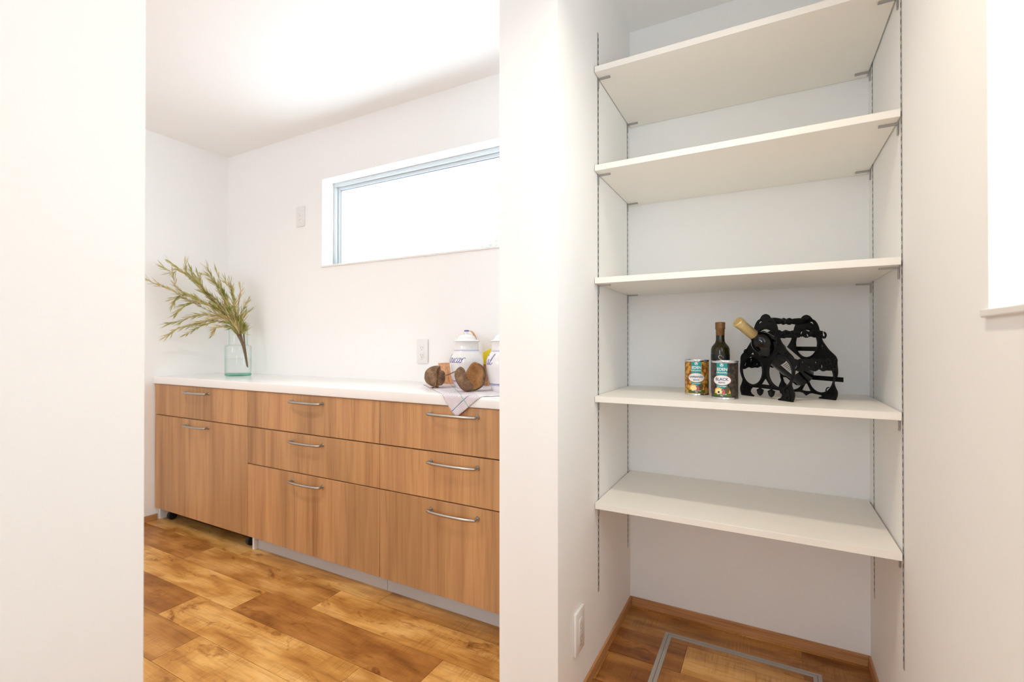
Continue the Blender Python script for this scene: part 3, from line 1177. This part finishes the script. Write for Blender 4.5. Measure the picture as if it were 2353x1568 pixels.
for (cx, cz, a_, b_) in ((0, .1640, .0438, .0445), (-.0500, .0655, .0470, .0500), (.0500, .0655, .0470, .0500)):
    P = [RMat(BO, -.006) @ Vector((cx+a_*cos(a), cz+b_*sin(a), -.0020)) for a in [2*pi*i/40 for i in range(41)]]
    rg.append(tube_geo(P, .0030, 7))
for sgn in (-1, 1):
    rg += [scroll(sgn*.082, .024, .012, 1.4, sgn, RMat(BO, -.006), a0=R(90)), scroll(sgn*.017, .236, .008, 1.2, sgn, RMat(BO, -.006))]
v, f = merge(rg)
ob('ring_moulding', v, f, M_iron, fb, True)['kind'] = 'stuff'


# pierced scroll bands running from frame to frame (they cradle the bottles)
def band(s, z0, z1, seed, L0=.000, L1=.155, lean=0.):
    rnd = random.Random(seed)
    n = 46
    top, bot = [], []
    L = L1-L0
    for i in range(n+1):
        q = i/n
        x = L0+L*q
        w1 = .0028*abs(sin(q*pi*5+seed)) + .0012*sin(q*41+seed)
        w2 = .0036*abs(sin(q*pi*4+1+seed)) + .0014*sin(q*37+seed*2)
        top.append((x, z1-.003+w1))
        bot.append((x, z0+.003-w2+(.003*sin(q*pi))))
    lp = top+bot[::-1]
    h = z1-z0
    hs = []
    k = 7
    for i in range(k):
        x = L0+L*(i+.55)/k
        zc = (z0+z1)/2+(.18*h if i % 2 else -.12*h)
        a = rnd.uniform(-.8, .8)
        rx, rz = .0034, .0062
        hs.append([(x+rx*cos(t_)*cos(a)-rz*sin(t_)*sin(a), zc+rx*cos(t_)*sin(a)+rz*sin(t_)*cos(a)) for t_ in [2*pi*j/10 for j in range(10)]])
        if i < k-1:
            hs.append(ell(x+L/k*.5, (z0+z1)/2+(-.22*h if i % 2 else .22*h), .0024, .0030, 8))
    o = RM + RWd*s
    M = Matrix(((RN.x, 0, RWd.x, o.x), (RN.y, 0, RWd.y, o.y), (0, 1, 0, o.z), (0, 0, 0, 1)))
    b = plate('scroll_band', [lp]+hs, .0032, M, M_iron, rack, .0006)
    reg(b)
    g_ = []
    for i in range(8):
        cx = L0+L*(i+.5)/8
        cz = (z0+z1)/2+(.12*h if i % 2 else -.10*h)
        for side in (-1, 1):
            P = []
            nn = 26
            for j in range(nn+1):
                q = j/nn
                a = (1 if i % 2 else -1)*2*pi*1.2*q+i
                rr = .30*h*(1-.85*q)
                P.append(M @ Vector((cx+rr*cos(a), cz+rr*sin(a), side*.0026)))
            g_.append(tube_geo(P, .0014, 5))
    v_, f_ = merge(g_)
    ob('scroll_relief', v_, f_, M_iron, b, True)['kind'] = 'stuff'
    return b


band(.0985, .0840, .1210, 1)
band(.0510, .1800, .2020, 2)
band(-.0985, .0840, .1210, 3)
band(-.0510, .1800, .2020, 4)
# curled leaf tips at the outer corner of the upper band
P = catmull([RM + RWd*.051 + RN*(.150+a) + Vector((0, 0, b)) for a, b in ((0, .186), (.012, .181), (.017, .190), (.010, .199))], 5)
tube('leaf_tip', P, [.004]*4+[.003]*(len(P)-6)+[.0015]*2, M_iron, rack, 7)

# turned carrying handle
hp, hr = [], []
for i in range(41):
    q = i/40
    hp.append(RM + RN*(.000+.155*q) + RWd*(-.003*q) + Vector((0, 0, .2330-.002*sin(q*pi))))
    u = abs(q-.5)*2
    r_ = .0066+.0036*max(0, sin(pi*min(1, (1-u)*1.15)))**1.2
    if u < .10:
        r_ = .0084
    if .10 <= u < .16:
        r_ = .0108
    hr.append(r_)
tube('carrying_handle', hp, hr, M_iron, rack, 14)


# flat stop bars behind the back frame
def flatbar(s0, s1, z, off):
    o = [RM+RWd*s+RN*(off+n_)+Vector((0, 0, z+dz)) for s in (s0, s1) for n_ in (0, .003) for dz in (-.0068, .0068)]
    idx = [(0, 1, 3, 2), (4, 6, 7, 5), (0, 2, 6, 4), (1, 5, 7, 3), (0, 4, 5, 1), (2, 3, 7, 6)]
    ob('stop_bar', o, idx, M_iron, rack)


flatbar(-.108, .1080, .0600, .1640)
flatbar(-.052, .0500, .1475, .1640)

# wine bottle lying neck-up through the top ring
tilt = R(35)
ax = (RN*cos(tilt) + Vector((0, 0, -sin(tilt)))).normalized()
pc = RM + RWd*(-.001) + Vector((0, 0, .1600))
base_pt = pc + ax*.172
zax = -ax
xax = RWd.copy()
yax = zax.cross(xax)
MB = Matrix(((xax.x, yax.x, zax.x, base_pt.x), (xax.y, yax.y, zax.y, base_pt.y), (xax.z, yax.z, zax.z, base_pt.z), (0, 0, 0, 1)))
wb = thing('wine_bottle', 'dark wine bottle with gold capsule lying neck-up in the cast-iron rack', 'bottle', tuple(base_pt))
BR_ = .0345
lathe('glass_body', [(0, .012), (.012, .010), (.026, .002), (.031, .0), (BR_, .005), (BR_, .165), (.0340, .178), (.0318, .190), (.0275, .200), (.0220, .2075), (.0170, .213), (.0150, .219), (.0146, .230), (0, .230)], M_wineglass, wb, 48, MB)
lathe('gold_capsule', [(.0149, .224), (.0152, .2245), (.0150, .272), (.0158, .275), (.0163, .278), (.0163, .282), (.0157, .284), (.0164, .2865), (.0164, .290), (.0150, .2925), (.0128, .2935), (.0120, .2925), (0, .2925)], M_gold, wb, 40, MB)


def on_bottle(nm, geo, r, a0, mt):
    V, Fc = grid_cut(geo[0], geo[1], .004)
    out = [MB @ Vector((r*cos(a0+x/r), r*sin(a0+x/r), y)) for (x, y, _) in V]
    return ob(nm, out, Fc, mt, wb, True)


al = R(70)
on_bottle('paper_label', poly([(-.052, .050), (.030, .050), (.030, .128), (-.052, .128)]), .0347, al, M_paper)
on_bottle('rear_label', poly([(-.022, .052), (.022, .052), (.022, .108), (-.022, .108)]), .0347, R(-20), M_paper)
lines = [( [(-.018, .100-k*.006), (.014-(k % 3)*.004, .100-k*.006), (.014-(k % 3)*.004, .102-k*.006), (-.018, .102-k*.006)], [(0, 1, 2, 3)]) for k in range(5)]
on_bottle('lettering', merge(lines), .03485, R(-20), M_ink)
bars = [([(-.004+k*.0022, .056), (-.004+k*.0022+.0011, .056), (-.004+k*.0022+.0011, .066), (-.004+k*.0022, .066)], [(0, 1, 2, 3)]) for k in range(8)]
on_bottle('barcode', merge(bars), .03485, R(-20), M_ink)

# ------------------------------------------------------------------ worktop: vase with foliage
vc = Vector((-2.777, 1.717, WZ))
MV = Matrix.Translation(vc)
va = thing('glass_vase', 'clear pale green glass vase with stepped neck holding dried leafy branches', 'vase', tuple(vc))
lathe('glass_body', [(.066, .0125), (.0695, .020), (.0698, .165), (.0690, .172), (.0650, .178), (.0560, .1805), (.0515, .1830), (.0502, .188), (.0500, .262), (.0512, .268), (.0522, .2705), (.0510, .2715), (.0490, .2700)], M_vase, va, 64, MV)
lathe('glass_base', [(0, .004), (.030, .0025), (.058, .0), (.066, .001), (.0695, .005), (.0698, .0115), (.066, .0125), (.040, .0095), (0, .0085)], M_vasebase, va, 64, MV)
lathe('water', [(0, .0130), (.0672, .0135), (.0678, .020), (.0678, .1015), (.0672, .1018), (0, .1018)], M_water, va, 48, MV)

BR= [[(-3.1, 1.393, 1.38), (-3.054, 1.437, 1.35), (-3.007, 1.481, 1.322), (-2.954, 1.532, 1.275), (-2.869, 1.619, 1.205)], [(-3.015, 1.466, 1.491), (-2.979, 1.498, 1.446), (-2.933, 1.539, 1.401), (-2.892, 1.583, 1.339), (-2.841, 1.643, 1.236)], [(-3.045, 1.452, 1.457), (-3.015, 1.484, 1.432), (-2.979, 1.525, 1.425)], [(-2.968, 1.52, 1.473), (-2.959, 1.529, 1.432), (-2.935, 1.554, 1.388), (-2.895, 1.595, 1.32), (-2.84, 1.652, 1.216)], [(-2.869, 1.594, 1.454), (-2.856, 1.612, 1.4), (-2.835, 1.639, 1.351), (-2.814, 1.667, 1.287), (-2.801, 1.685, 1.206)], [(-2.814, 1.667, 1.383), (-2.801, 1.684, 1.344), (-2.788, 1.702, 1.279), (-2.788, 1.703, 1.197)], [(-2.771, 1.728, 1.342), (-2.778, 1.722, 1.28), (-2.782, 1.719, 1.208)], [(-2.749, 1.752, 1.265), (-2.764, 1.735, 1.218), (-2.774, 1.726, 1.167)], [(-2.748, 1.754, 1.209), (-2.761, 1.738, 1.172), (-2.771, 1.729, 1.131)], [(-3.03, 1.464, 1.07), (-2.996, 1.498, 1.112), (-2.948, 1.548, 1.128), (-2.886, 1.609, 1.159), (-2.827, 1.67, 1.166)], [(-3.037, 1.473, 1.14), (-3.004, 1.516, 1.153), (-2.96, 1.573, 1.185), (-2.889, 1.631, 1.191), (-2.832, 1.678, 1.171)], [(-2.995, 1.498, 1.202), (-2.98, 1.513, 1.232), (-2.935, 1.559, 1.263), (-2.873, 1.621, 1.245), (-2.817, 1.679, 1.186)], [(-2.861, 1.623, 1.089), (-2.848, 1.637, 1.119), (-2.819, 1.671, 1.12), (-2.79, 1.704, 1.115)], [(-2.969, 1.538, 1.081), (-2.939, 1.571, 1.114), (-2.899, 1.607, 1.139), (-2.847, 1.656, 1.155)], [(-3.001, 1.48, 1.263), (-2.987, 1.493, 1.29), (-2.948, 1.528, 1.301), (-2.893, 1.584, 1.259), (-2.836, 1.65, 1.205)], [(-3.009, 1.477, 1.408), (-2.996, 1.489, 1.35), (-2.965, 1.519, 1.311), (-2.915, 1.567, 1.273), (-2.85, 1.638, 1.215)], [(-2.971, 1.559, 1.436), (-2.954, 1.578, 1.387), (-2.925, 1.601, 1.347), (-2.872, 1.645, 1.278), (-2.825, 1.684, 1.207)], [(-2.854, 1.635, 1.438), (-2.839, 1.651, 1.368), (-2.824, 1.668, 1.298), (-2.806, 1.688, 1.217)], [(-2.914, 1.595, 1.427), (-2.887, 1.619, 1.408), (-2.864, 1.641, 1.358), (-2.837, 1.665, 1.288), (-2.814, 1.688, 1.207)], [(-2.812, 1.685, 1.396), (-2.802, 1.695, 1.309), (-2.793, 1.705, 1.228)], [(-2.932, 1.576, 1.421), (-2.926, 1.582, 1.371), (-2.899, 1.607, 1.306), (-2.847, 1.656, 1.237), (-2.814, 1.687, 1.187)]]
ROOT= [(-2.769, 1.717, 1.115), (-2.743, 1.717, 1.074), (-2.71, 1.717, 1.013), (-2.681, 1.717, 0.953), (-2.656, 1.717, 0.883)]

bunch = thing('branch_bunch', 'bunch of dried olive-green leafy branches leaning left in the glass vase', 'branches', ROOT[-1])
rnd = random.Random(8)
for bi, pts in enumerate(BR):
    # lower ends gather in the neck of the vase and stand on the right of its body
    jit = Vector((rnd.uniform(-.008, .008), rnd.uniform(-.014, .014), 0))
    root = [Vector((-2.764, 1.716, 1.118))+jit*1.9, Vector((-2.752, 1.717, 1.075))+jit*1.5, Vector((-2.735, 1.722, 1.020))+jit*.7]
    if bi % 2 == 0:
        root += [Vector((-2.727, 1.730, .955))+jit*.4, Vector((-2.727, 1.742, .880+rnd.uniform(0, .02)))+jit*.2]
    P = catmull([Vector(p) for p in pts]+root, 5)
    n = len(P)
    stem = tube('branch', P, [.0007+.0022*(i/n)**1.3 for i in range(n)], M_stem, bunch, 5)
    reg(stem)
    geos = []
    # side shoots with lance-shaped leaves, densest towards the neck of the vase
    L = n-15 if bi % 2 == 0 else n-7
    for i in range(0, max(4, L)):
        p = P[i]
        t_ = (P[max(i-1, 0)]-P[min(i+1, n-1)]).normalized()      # towards the tip
        dens = 2 if i < 5 else (3 if i < 12 else 5)
        for j in range(dens):
            a = rnd.uniform(0, 2*pi)
            pr_ = Vector((cos(a), sin(a)*.9, rnd.uniform(-.9, .9)))
            pr_ = (pr_-t_*pr_.dot(t_)).normalized()
            spread_ = rnd.uniform(.22, .62)
            d = (t_+pr_*spread_+Vector((-.04, 0, .03))).normalized()
            ln = rnd.uniform(.026, .070)
            w = rnd.uniform(.0014, .0034)
            side = d.cross(Vector((rnd.uniform(-1, 1), rnd.uniform(-1, 1), rnd.uniform(-1, 1)))).normalized()
            up_ = d.cross(side)
            curl = rnd.uniform(-.12, .12)
            sec = []
            for q, ww in ((0, .25), (.3, .9), (.65, 1.0), (1, .05)):
                ctr = p + d*ln*q + up_*curl*ln*q*q
                if ctr.x < XK+.012:
                    ctr.x = XK+.012
                sec.append((ctr+side*w*ww, ctr-side*w*ww, ctr+up_*w*.35*ww))
            V = [x for s_ in sec for x in s_]
            Fc = []
            for k in range(3):
                b_ = 3*k
                Fc += [(b_, b_+2, b_+5, b_+3), (b_+2, b_+1, b_+4, b_+5), (b_+1, b_, b_+3, b_+4)]
            geos.append((V, Fc))
    v, f = merge(geos)
    o = ob('foliage', v, f, M_leaf if bi % 3 else M_leaf2, stem)
    o['kind'] = 'stuff'

# ------------------------------------------------------------------ worktop: jars
JP = [(0, .0), (.0475, .0), (.0495, .003), (.0530, .012), (.0600, .030), (.0660, .052), (.0702, .075), (.0730, .096), (.0736, .112), (.0722, .124), (.0680, .136), (.0610, .147), (.0550, .156), (.0525, .165), (.0518, .176), (.0525, .188), (.0550, .193), (.0545, .195), (.050, .195), (0, .194)]


def jar_r(y):
    for (r0, z0), (r1, z1) in zip(JP[2:], JP[3:]):
        if z0 <= y <= z1 and z1 > z0:
            return r0+(r1-r0)*(y-z0)/(z1-z0)
    return .05


class Prof:
    ref = .0715

    def __call__(self, y):
        return jar_r(y)


PF = Prof()
LET = {
    'A': (1.0, [[(0, 0), (.25, .6), (.55, 1.7), (.62, 1.7), (.75, .6), (.85, 0)], [(.15, .65), (.75, .7)]]),
    'S': (1.0, [[(.75, 1.5), (.55, 1.75), (.25, 1.5), (.35, 1.1), (.65, .6), (.5, .05), (.1, .1)]]),
    'z': (.62, [[(0, .85), (.2, .98), (.48, .92), (.3, .5), (.05, .05), (.3, .0), (.55, .12)]]),
    'u': (.72, [[(0, .75), (.12, .95), (.06, .3), (.2, 0), (.42, .3), (.55, .95), (.5, .25), (.62, 0), (.74, .15)]]),
    'c': (.60, [[(.5, .75), (.38, .97), (.14, .75), (.06, .3), (.24, 0), (.42, .05), (.6, .25)]]),
    'a': (.78, [[(.55, .8), (.38, .97), (.12, .7), (.05, .25), (.2, 0), (.42, .3), (.58, .95)], [(.58, .95), (.52, .25), (.64, 0), (.8, .2)]]),
    'r': (.72, [[(.04, .95), (.10, .5), (.08, 0)], [(.09, .38), (.20, .76), (.40, 1.0), (.58, 1.0), (.70, .84)]]),
    'l': (.70, [[(0, .1), (.3, .8), (.5, 1.6), (.42, 1.9), (.24, 1.4), (.16, .4), (.28, 0), (.5, .1), (.72, .4)]]),
    'L': (.75, [[(.35, 1.8), (.25, .9), (.05, .05), (.3, .1), (.6, .02)]]),
    'o': (.55, [[(.3, .9), (.08, .6), (.1, .1), (.35, .05), (.45, .5), (.3, .9), (.55, .7)]]),
}


def cursive(word, size, x0, y0, w, shear=.28, xs=1.0):
    geos = []
    x = 0
    for ch in word:
        adv, st = LET[ch]
        for s_ in st:
            P = catmull([(x+a+shear*b, b, 0) for a, b in s_], 5)
            geos.append(ribbon2d([(x0+p.x*size*xs, y0+p.y*size) for p in P], w))
        x += adv
    return merge(geos), x*size


def jar(label, c, word, arc0, size, base, sign=None):
    t = thing('pottery_jar', label, 'jar', c, 'white lidded storage jars')
    MJ = Matrix.Translation(c)
    lathe('jar_body', JP, M_pot, t, 72, MJ)
    ld = lathe('lid', [(0, .1952), (.0545, .1952), (.0580, .1970), (.0590, .1990), (.0560, .2005), (.0480, .2030), (.0425, .2060), (.0400, .2090), (.0380, .2150), (.0330, .2210), (.0250, .2250), (.0140, .2272), (.0098, .2290), (.0092, .2370), (.0105, .2420), (.0108, .2440), (.0100, .2455), (0, .2470)], M_pot, t, 64, MJ)
    reg(ld)
    lathe('blue_knob_ring', [(.0109, .2408), (.01135, .2428), (.0112, .2450), (.0070, .2468)], M_blue, ld, 32, MJ)
    az = az_to_cam(c)
    full = pi*.999
    for z0, z1, mt in ((.1605, .1618, M_blue2), (.1568, .1582, M_blue2), (.0290, .0318, M_blue), (.0245, .0262, M_blue)):
        r0, r1 = jar_r(z0)+.0003, jar_r(z1)+.0003
        lathe('blue_stripe', [(r0, z0), (r1, z1)], mt, t, 72, MJ)
    (gv, gf), wd = cursive(word, size, arc0, base, .0027, xs=1.12)
    wrap('lettering', (gv, gf), .0004, az, c, M_blue, t, PF, .004, .006)
    if sign:
        (gv, gf), wd = cursive('Loza', .0068, .015, .090, .0010)
        wrap('signature', (gv, gf), .0004, az, c, M_blue, t, PF, .004, .006)
    return t


jc1 = (-1.150, 1.718, WZ+.0012)
jc2 = (-.925, 1.652, WZ+.0012)
jar('white pottery jar lettered Azucar in blue, the left one of the pair', jc1, 'Azucar', -.1120, .0205, .108, True)
jar('white pottery jar lettered Sal in blue, partly hidden by the wall edge', jc2, 'Sal', -.1140, .0220, .106)

# ------------------------------------------------------------------ chip basket behind the jars
bc = Vector((-1.223, 1.831, WZ+.0012))
bk = thing('chip_basket', 'rectangular tan chip-wood basket with arched handle, behind the white jars', 'basket', tuple(bc))


def frus(hx0, hy0, hx1, hy1, z0, z1, th):
    V = []
    for (hx, hy, z) in ((hx0, hy0, z0), (hx1, hy1, z1), (hx1-th, hy1-th, z1), (hx0-th, hy0-th, z0)):
        V += [bc+Vector((sx*hx, sy*hy, z)) for sx, sy in ((-1, -1), (1, -1), (1, 1), (-1, 1))]
    Fc = []
    for k in range(3):
        for i in range(4):
            j = (i+1) % 4
            Fc.append((4*k+i, 4*k+j, 4*k+4+j, 4*k+4+i))
    for i in range(4):
        j = (i+1) % 4
        Fc.append((12+i, 12+j, j, i))
    return V, Fc


v, f = frus(.124, .0250, .1385, .0275, .002, .092, .0018)
v2 = [bc+Vector((sx*.124, sy*.0250, z)) for z in (.001, .003) for sx, sy in ((-1, -1), (1, -1), (1, 1), (-1, 1))]
v, f = merge([(v, f), (v2, [(3, 2, 1, 0), (4, 5, 6, 7), (0, 1, 5, 4), (1, 2, 6, 5), (2, 3, 7, 6), (3, 0, 4, 7)])])
ob('basket_body', v, f, M_chip, bk)
v, f = frus(.1390, .0280, .1435, .0305, .076, .0965, .0022)
ob('rim_band', v, f, M_chip, bk)
for q in (-.104, -.056, -.006, .044, .094, .122):
    lo, hi = bc+Vector((q*.9, -.0252, .003)), bc+Vector((q, -.0278, .078))
    o4 = [lo+Vector((-.011, -.0012, 0)), lo+Vector((.011, -.0012, 0)), hi+Vector((.012, -.0012, 0)), hi+Vector((-.012, -.0012, 0))]
    o4 += [p+Vector((0, .0008, 0)) for p in o4]
    ob('upright_strip', o4, [(0, 1, 2, 3), (7, 6, 5, 4), (0, 4, 5, 1), (1, 5, 6, 2), (2, 6, 7, 3), (3, 7, 4, 0)], M_chip, bk)
hv, hf = [], []
NN = 24
for i in range(NN+1):
    a = pi*i/NN
    zc = .070+.176*sin(a)**.5
    xx = .012+.043*cos(a)
    th_ = .0022
    for dy in (-.008, .008):
        for dr in (0, th_):
            hv.append(bc+Vector((xx+dr*cos(a), dy+.0, zc+dr*sin(a))))
for i in range(NN):
    b_ = 4*i
    for (p, q) in ((0, 1), (1, 3), (3, 2), (2, 0)):
        hf.append((b_+p, b_+q, b_+4+q, b_+4+p))
ob('arched_handle', hv, hf, M_chip, bk, True)

# yellow packet standing in the basket
yp = bc+Vector((.120, -.004, .068))
V = [yp+Vector(p) for p in ((-.028, -.006, 0), (.010, -.006, 0), (.040, -.004, .112), (-.030, -.003, .080), (-.028, .006, 0), (.010, .006, 0), (.040, .000, .112), (-.030, .001, .080))]
o = ob('packet', V, [(0, 1, 2, 3), (7, 6, 5, 4), (0, 4, 5, 1), (1, 5, 6, 2), (2, 6, 7, 3), (3, 7, 4, 0)], M_yellow)
tag(o, 'bright yellow packet sticking out of the chip basket between the two jars', 'packet')

# ------------------------------------------------------------------ tea towel
bm = bmesh.new()
outline_t = [(-1.405, 1.737), (-1.072, WY), (-1.018, 1.368), (-1.008, 1.361), (-.996, 1.364), (-.898, WY), (-.880, 1.448), (-.853, 1.480), (-.760, 1.530), (-.672, 1.600), (-.672, 1.780), (-.95, 1.850), (-1.25, 1.845)]
vs = [bm.verts.new((x, y, 0)) for x, y in outline_t]
bm.faces.new(vs)
for ax_ in (0, 1):
    lo = min(p[ax_] for p in outline_t)
    hi = max(p[ax_] for p in outline_t)
    q = lo+.007
    while q < hi:
        co = [0, 0, 0]
        no = [0, 0, 0]
        co[ax_] = q
        no[ax_] = 1
        bmesh.ops.bisect_plane(bm, geom=bm.verts[:]+bm.edges[:]+bm.faces[:], plane_co=co, plane_no=no)
        q += .007
bmesh.ops.triangulate(bm, faces=bm.faces[:])
uvl = bm.loops.layers.uv.new('weave')
du = Vector((.62, -.78))
u1 = Vector((-.78, -.62))
org = Vector((-.898, WY))
for fce in bm.faces:
    for lp in fce.loops:
        d = Vector((lp.vert.co.x, lp.vert.co.y))-org
        lp[uvl].uv = (d.dot(Vector((-.76, -.65))), d.dot(Vector((.65, -.76))))
rt = .0012
for vt in bm.verts:
    x, y = vt.co.x, vt.co.y
    wav = .0008+.0007*sin(x*55+y*40)*sin(y*70)
    if y > WY+.004:
        z = WZ+rt+max(0, wav)
        yy = y
    else:
        # roll over the front edge and hang down
        s_ = (WY+.004)-y
        rr = .0065
        if s_ < rr*pi/2:
            a = s_/rr
            yy = WY+.004-rr*sin(a)
            z = WZ+rt-rr*(1-cos(a))
        else:
            yy = WY-.0025-.0012*(1+sin(x*120+1))
            z = WZ+rt-rr-(s_-rr*pi/2)
    vt.co = (x, yy, z)
me = bpy.data.meshes.new('tea_towel')
bm.to_mesh(me)
bm.free()
o = fin('tea_towel', me, M_towel, None, 'all')
md = o.modifiers.new('thick', 'SOLIDIFY')
md.thickness = .0008
md.offset = 1
tag(o, 'white tea towel with thin mauve stripes, one corner hanging over the worktop edge', 'towel')


# ------------------------------------------------------------------ dried seed-pod shells
def orient(center, axis, roll=0, sc=(1, 1, 1)):
    z = Vector(axis).normalized()
    x = Vector((0, 0, 1)).cross(z)
    if x.length < 1e-3:
        x = Vector((1, 0, 0))
    x.normalize()
    y = z.cross(x)
    M = Matrix(((x.x, y.x, z.x, center[0]), (x.y, y.y, z.y, center[1]), (x.z, y.z, z.z, center[2]), (0, 0, 0, 1)))
    return M @ Matrix.Rotation(roll, 4, 'Z') @ Matrix.Diagonal((sc[0], sc[1], sc[2], 1))


def shell(parent, M, r, depth, th=.004, lump=.04, seed=0):
    """open bowl; rim at z=0 facing +z, belly at z=-depth"""
    def lumpf(rr, z, a):
        k = 1+lump*(.6*sin(3*a+seed)+.4*sin(5*a+seed*2+z*60))
        return rr*k, z+.003*sin(4*a+seed)*min(1, (rr/.04)**2)
    prof = []
    for i in range(13):
        a = (pi/2)*i/12
        prof.append((r*sin(a)**.85 if i else 0, -depth*cos(a)))
    prof.append((r*1.01, .003))
    prof.append((r-th*.5, .005))
    o1 = lathe('outer_shell', prof, M_husk, parent, 56, M, mod=lumpf)
    prof = [(r-th*.5, .005)]
    for i in range(13):
        a = (pi/2)*(12-i)/12
        prof.append(((r-th)*sin(a)**.85 if i < 12 else 0, -(depth-th)*cos(a)))
    o2 = lathe('ribbed_lining', prof, M_huskin, parent, 96, M,
               mod=lambda rr, z, a: (lumpf(rr, z, a)[0]*(1-.035*(1+cos(32*a))*(1 if rr < r-th*.6 else 0)), lumpf(rr, z, a)[1]))
    return o1


zt = WZ+.004
p1 = thing('seed_pod', 'closed brown seed pod lying on the left of the towel, beside the open one', 'seed pod', (-1.24, 1.63, zt))
shell(p1, orient((-1.238, 1.630, zt+.0460), (.92, .42, -.12), 0, (1, 1.02, 1)), .0455, .056, .004, .028, 1)
shell(p1, orient((-1.218, 1.622, zt+.0400), (-.80, -.42, .10), 0, (.78, .95, 1)), .034, .020, .0035, .025, 3)
tube('stalk', catmull([(-1.190, 1.612, zt+.052), (-1.160, 1.600, zt+.058), (-1.125, 1.580, zt+.068), (-1.090, 1.558, zt+.078)], 5), .0024, M_husk, p1, 6)
tube('stalk_end', catmull([(-1.220, 1.590, zt+.030), (-1.214, 1.583, zt+.012), (-1.226, 1.576, zt+.001)], 5), .0028, M_husk, p1, 6)
p2 = thing('seed_pod', 'split brown seed pod with ribbed tan inside, in front of the Azucar jar', 'seed pod', (-1.04, 1.555, zt))
shell(p2, orient((-1.020, 1.582, zt+.0560), (-.02, -.90, .16), 0, (.80, 1.04, 1)), .054, .040, .004, .03, 2)
shell(p2, orient((-1.036, 1.545, zt+.0505), (.60, .52, .42), 0, (.92, 1.04, 1)), .050, .040, .004, .022, 5)

# ------------------------------------------------------------------ shrub outside the kitchen window
sh = thing('garden_shrub', 'light green shrub tip seen low through the kitchen window', 'shrub', (-2.30, 4.0, -.3))
rnd = random.Random(4)
tube('stem', catmull([(-2.30, 4.0, -.3), (-2.33, 4.02, .9), (-2.31, 3.98, 1.7), (-2.35, 4.0, 2.0)], 6), [.012-.0004*i for i in range(19)], M_stem, sh, 7)
geos = []
for i in range(420):
    q = rnd.random()
    p = Vector((-2.34+rnd.gauss(0, .16)*(1.12-q), 4.0+rnd.gauss(0, .10), .9+1.11*q))
    d = Vector((rnd.uniform(-1, 1), rnd.uniform(-1, 1), rnd.uniform(-.2, 1))).normalized()
    s_ = d.cross(Vector((rnd.uniform(-1, 1), rnd.uniform(-1, 1), 1))).normalized()
    u_ = d.cross(s_)
    ln = rnd.uniform(.04, .08)
    w = ln*.25
    geos.append(([p, p+d*ln*.5+s_*w+u_*.006, p+d*ln, p+d*ln*.5-s_*w+u_*.006, p+d*ln*.5], [(0, 1, 4), (1, 2, 4), (2, 3, 4), (3, 0, 4)]))
v, f = merge(geos)
o = ob('foliage', v, f, M_green, sh)
o['kind'] = 'stuff'


# ------------------------------------------------------------------ ceiling downlights
def downlight(label, x, y, power, col, spread):
    t = thing('downlight', label, 'ceiling light', (x, y, ZC), 'recessed ceiling lights')
    lathe('trim_ring', [(.040, -.0005), (.044, -.004), (.050, -.0045), (.055, -.002), (.056, 0)], M_plastic, t, 40, Matrix.Translation((x, y, ZC)))
    em = bpy.data.materials.get('lamp_glow')
    if em is None:
        em = mat('lamp_glow', (1, 1, 1, 1), .5)
        principled(em).inputs['Emission Color'].default_value = (1, .9, .78, 1)
        principled(em).inputs['Emission Strength'].default_value = 8
    lathe('lamp_face', [(0, -.002), (.040, -.002), (.040, -.0005)], em, t, 32, Matrix.Translation((x, y, ZC)))
    area('downlight_beam', (x, y, ZC-.006), (0, 0, 0), .085, .085, power, col, shape='DISK', spread=R(spread))


downlight('recessed ceiling light over the hall in front of the pantry', -.10, .72, 5.6, (1, .88, .69), 128)
downlight('recessed ceiling light over the kitchen aisle', -1.80, .50, 8.5, (1, .89, .74), 150)
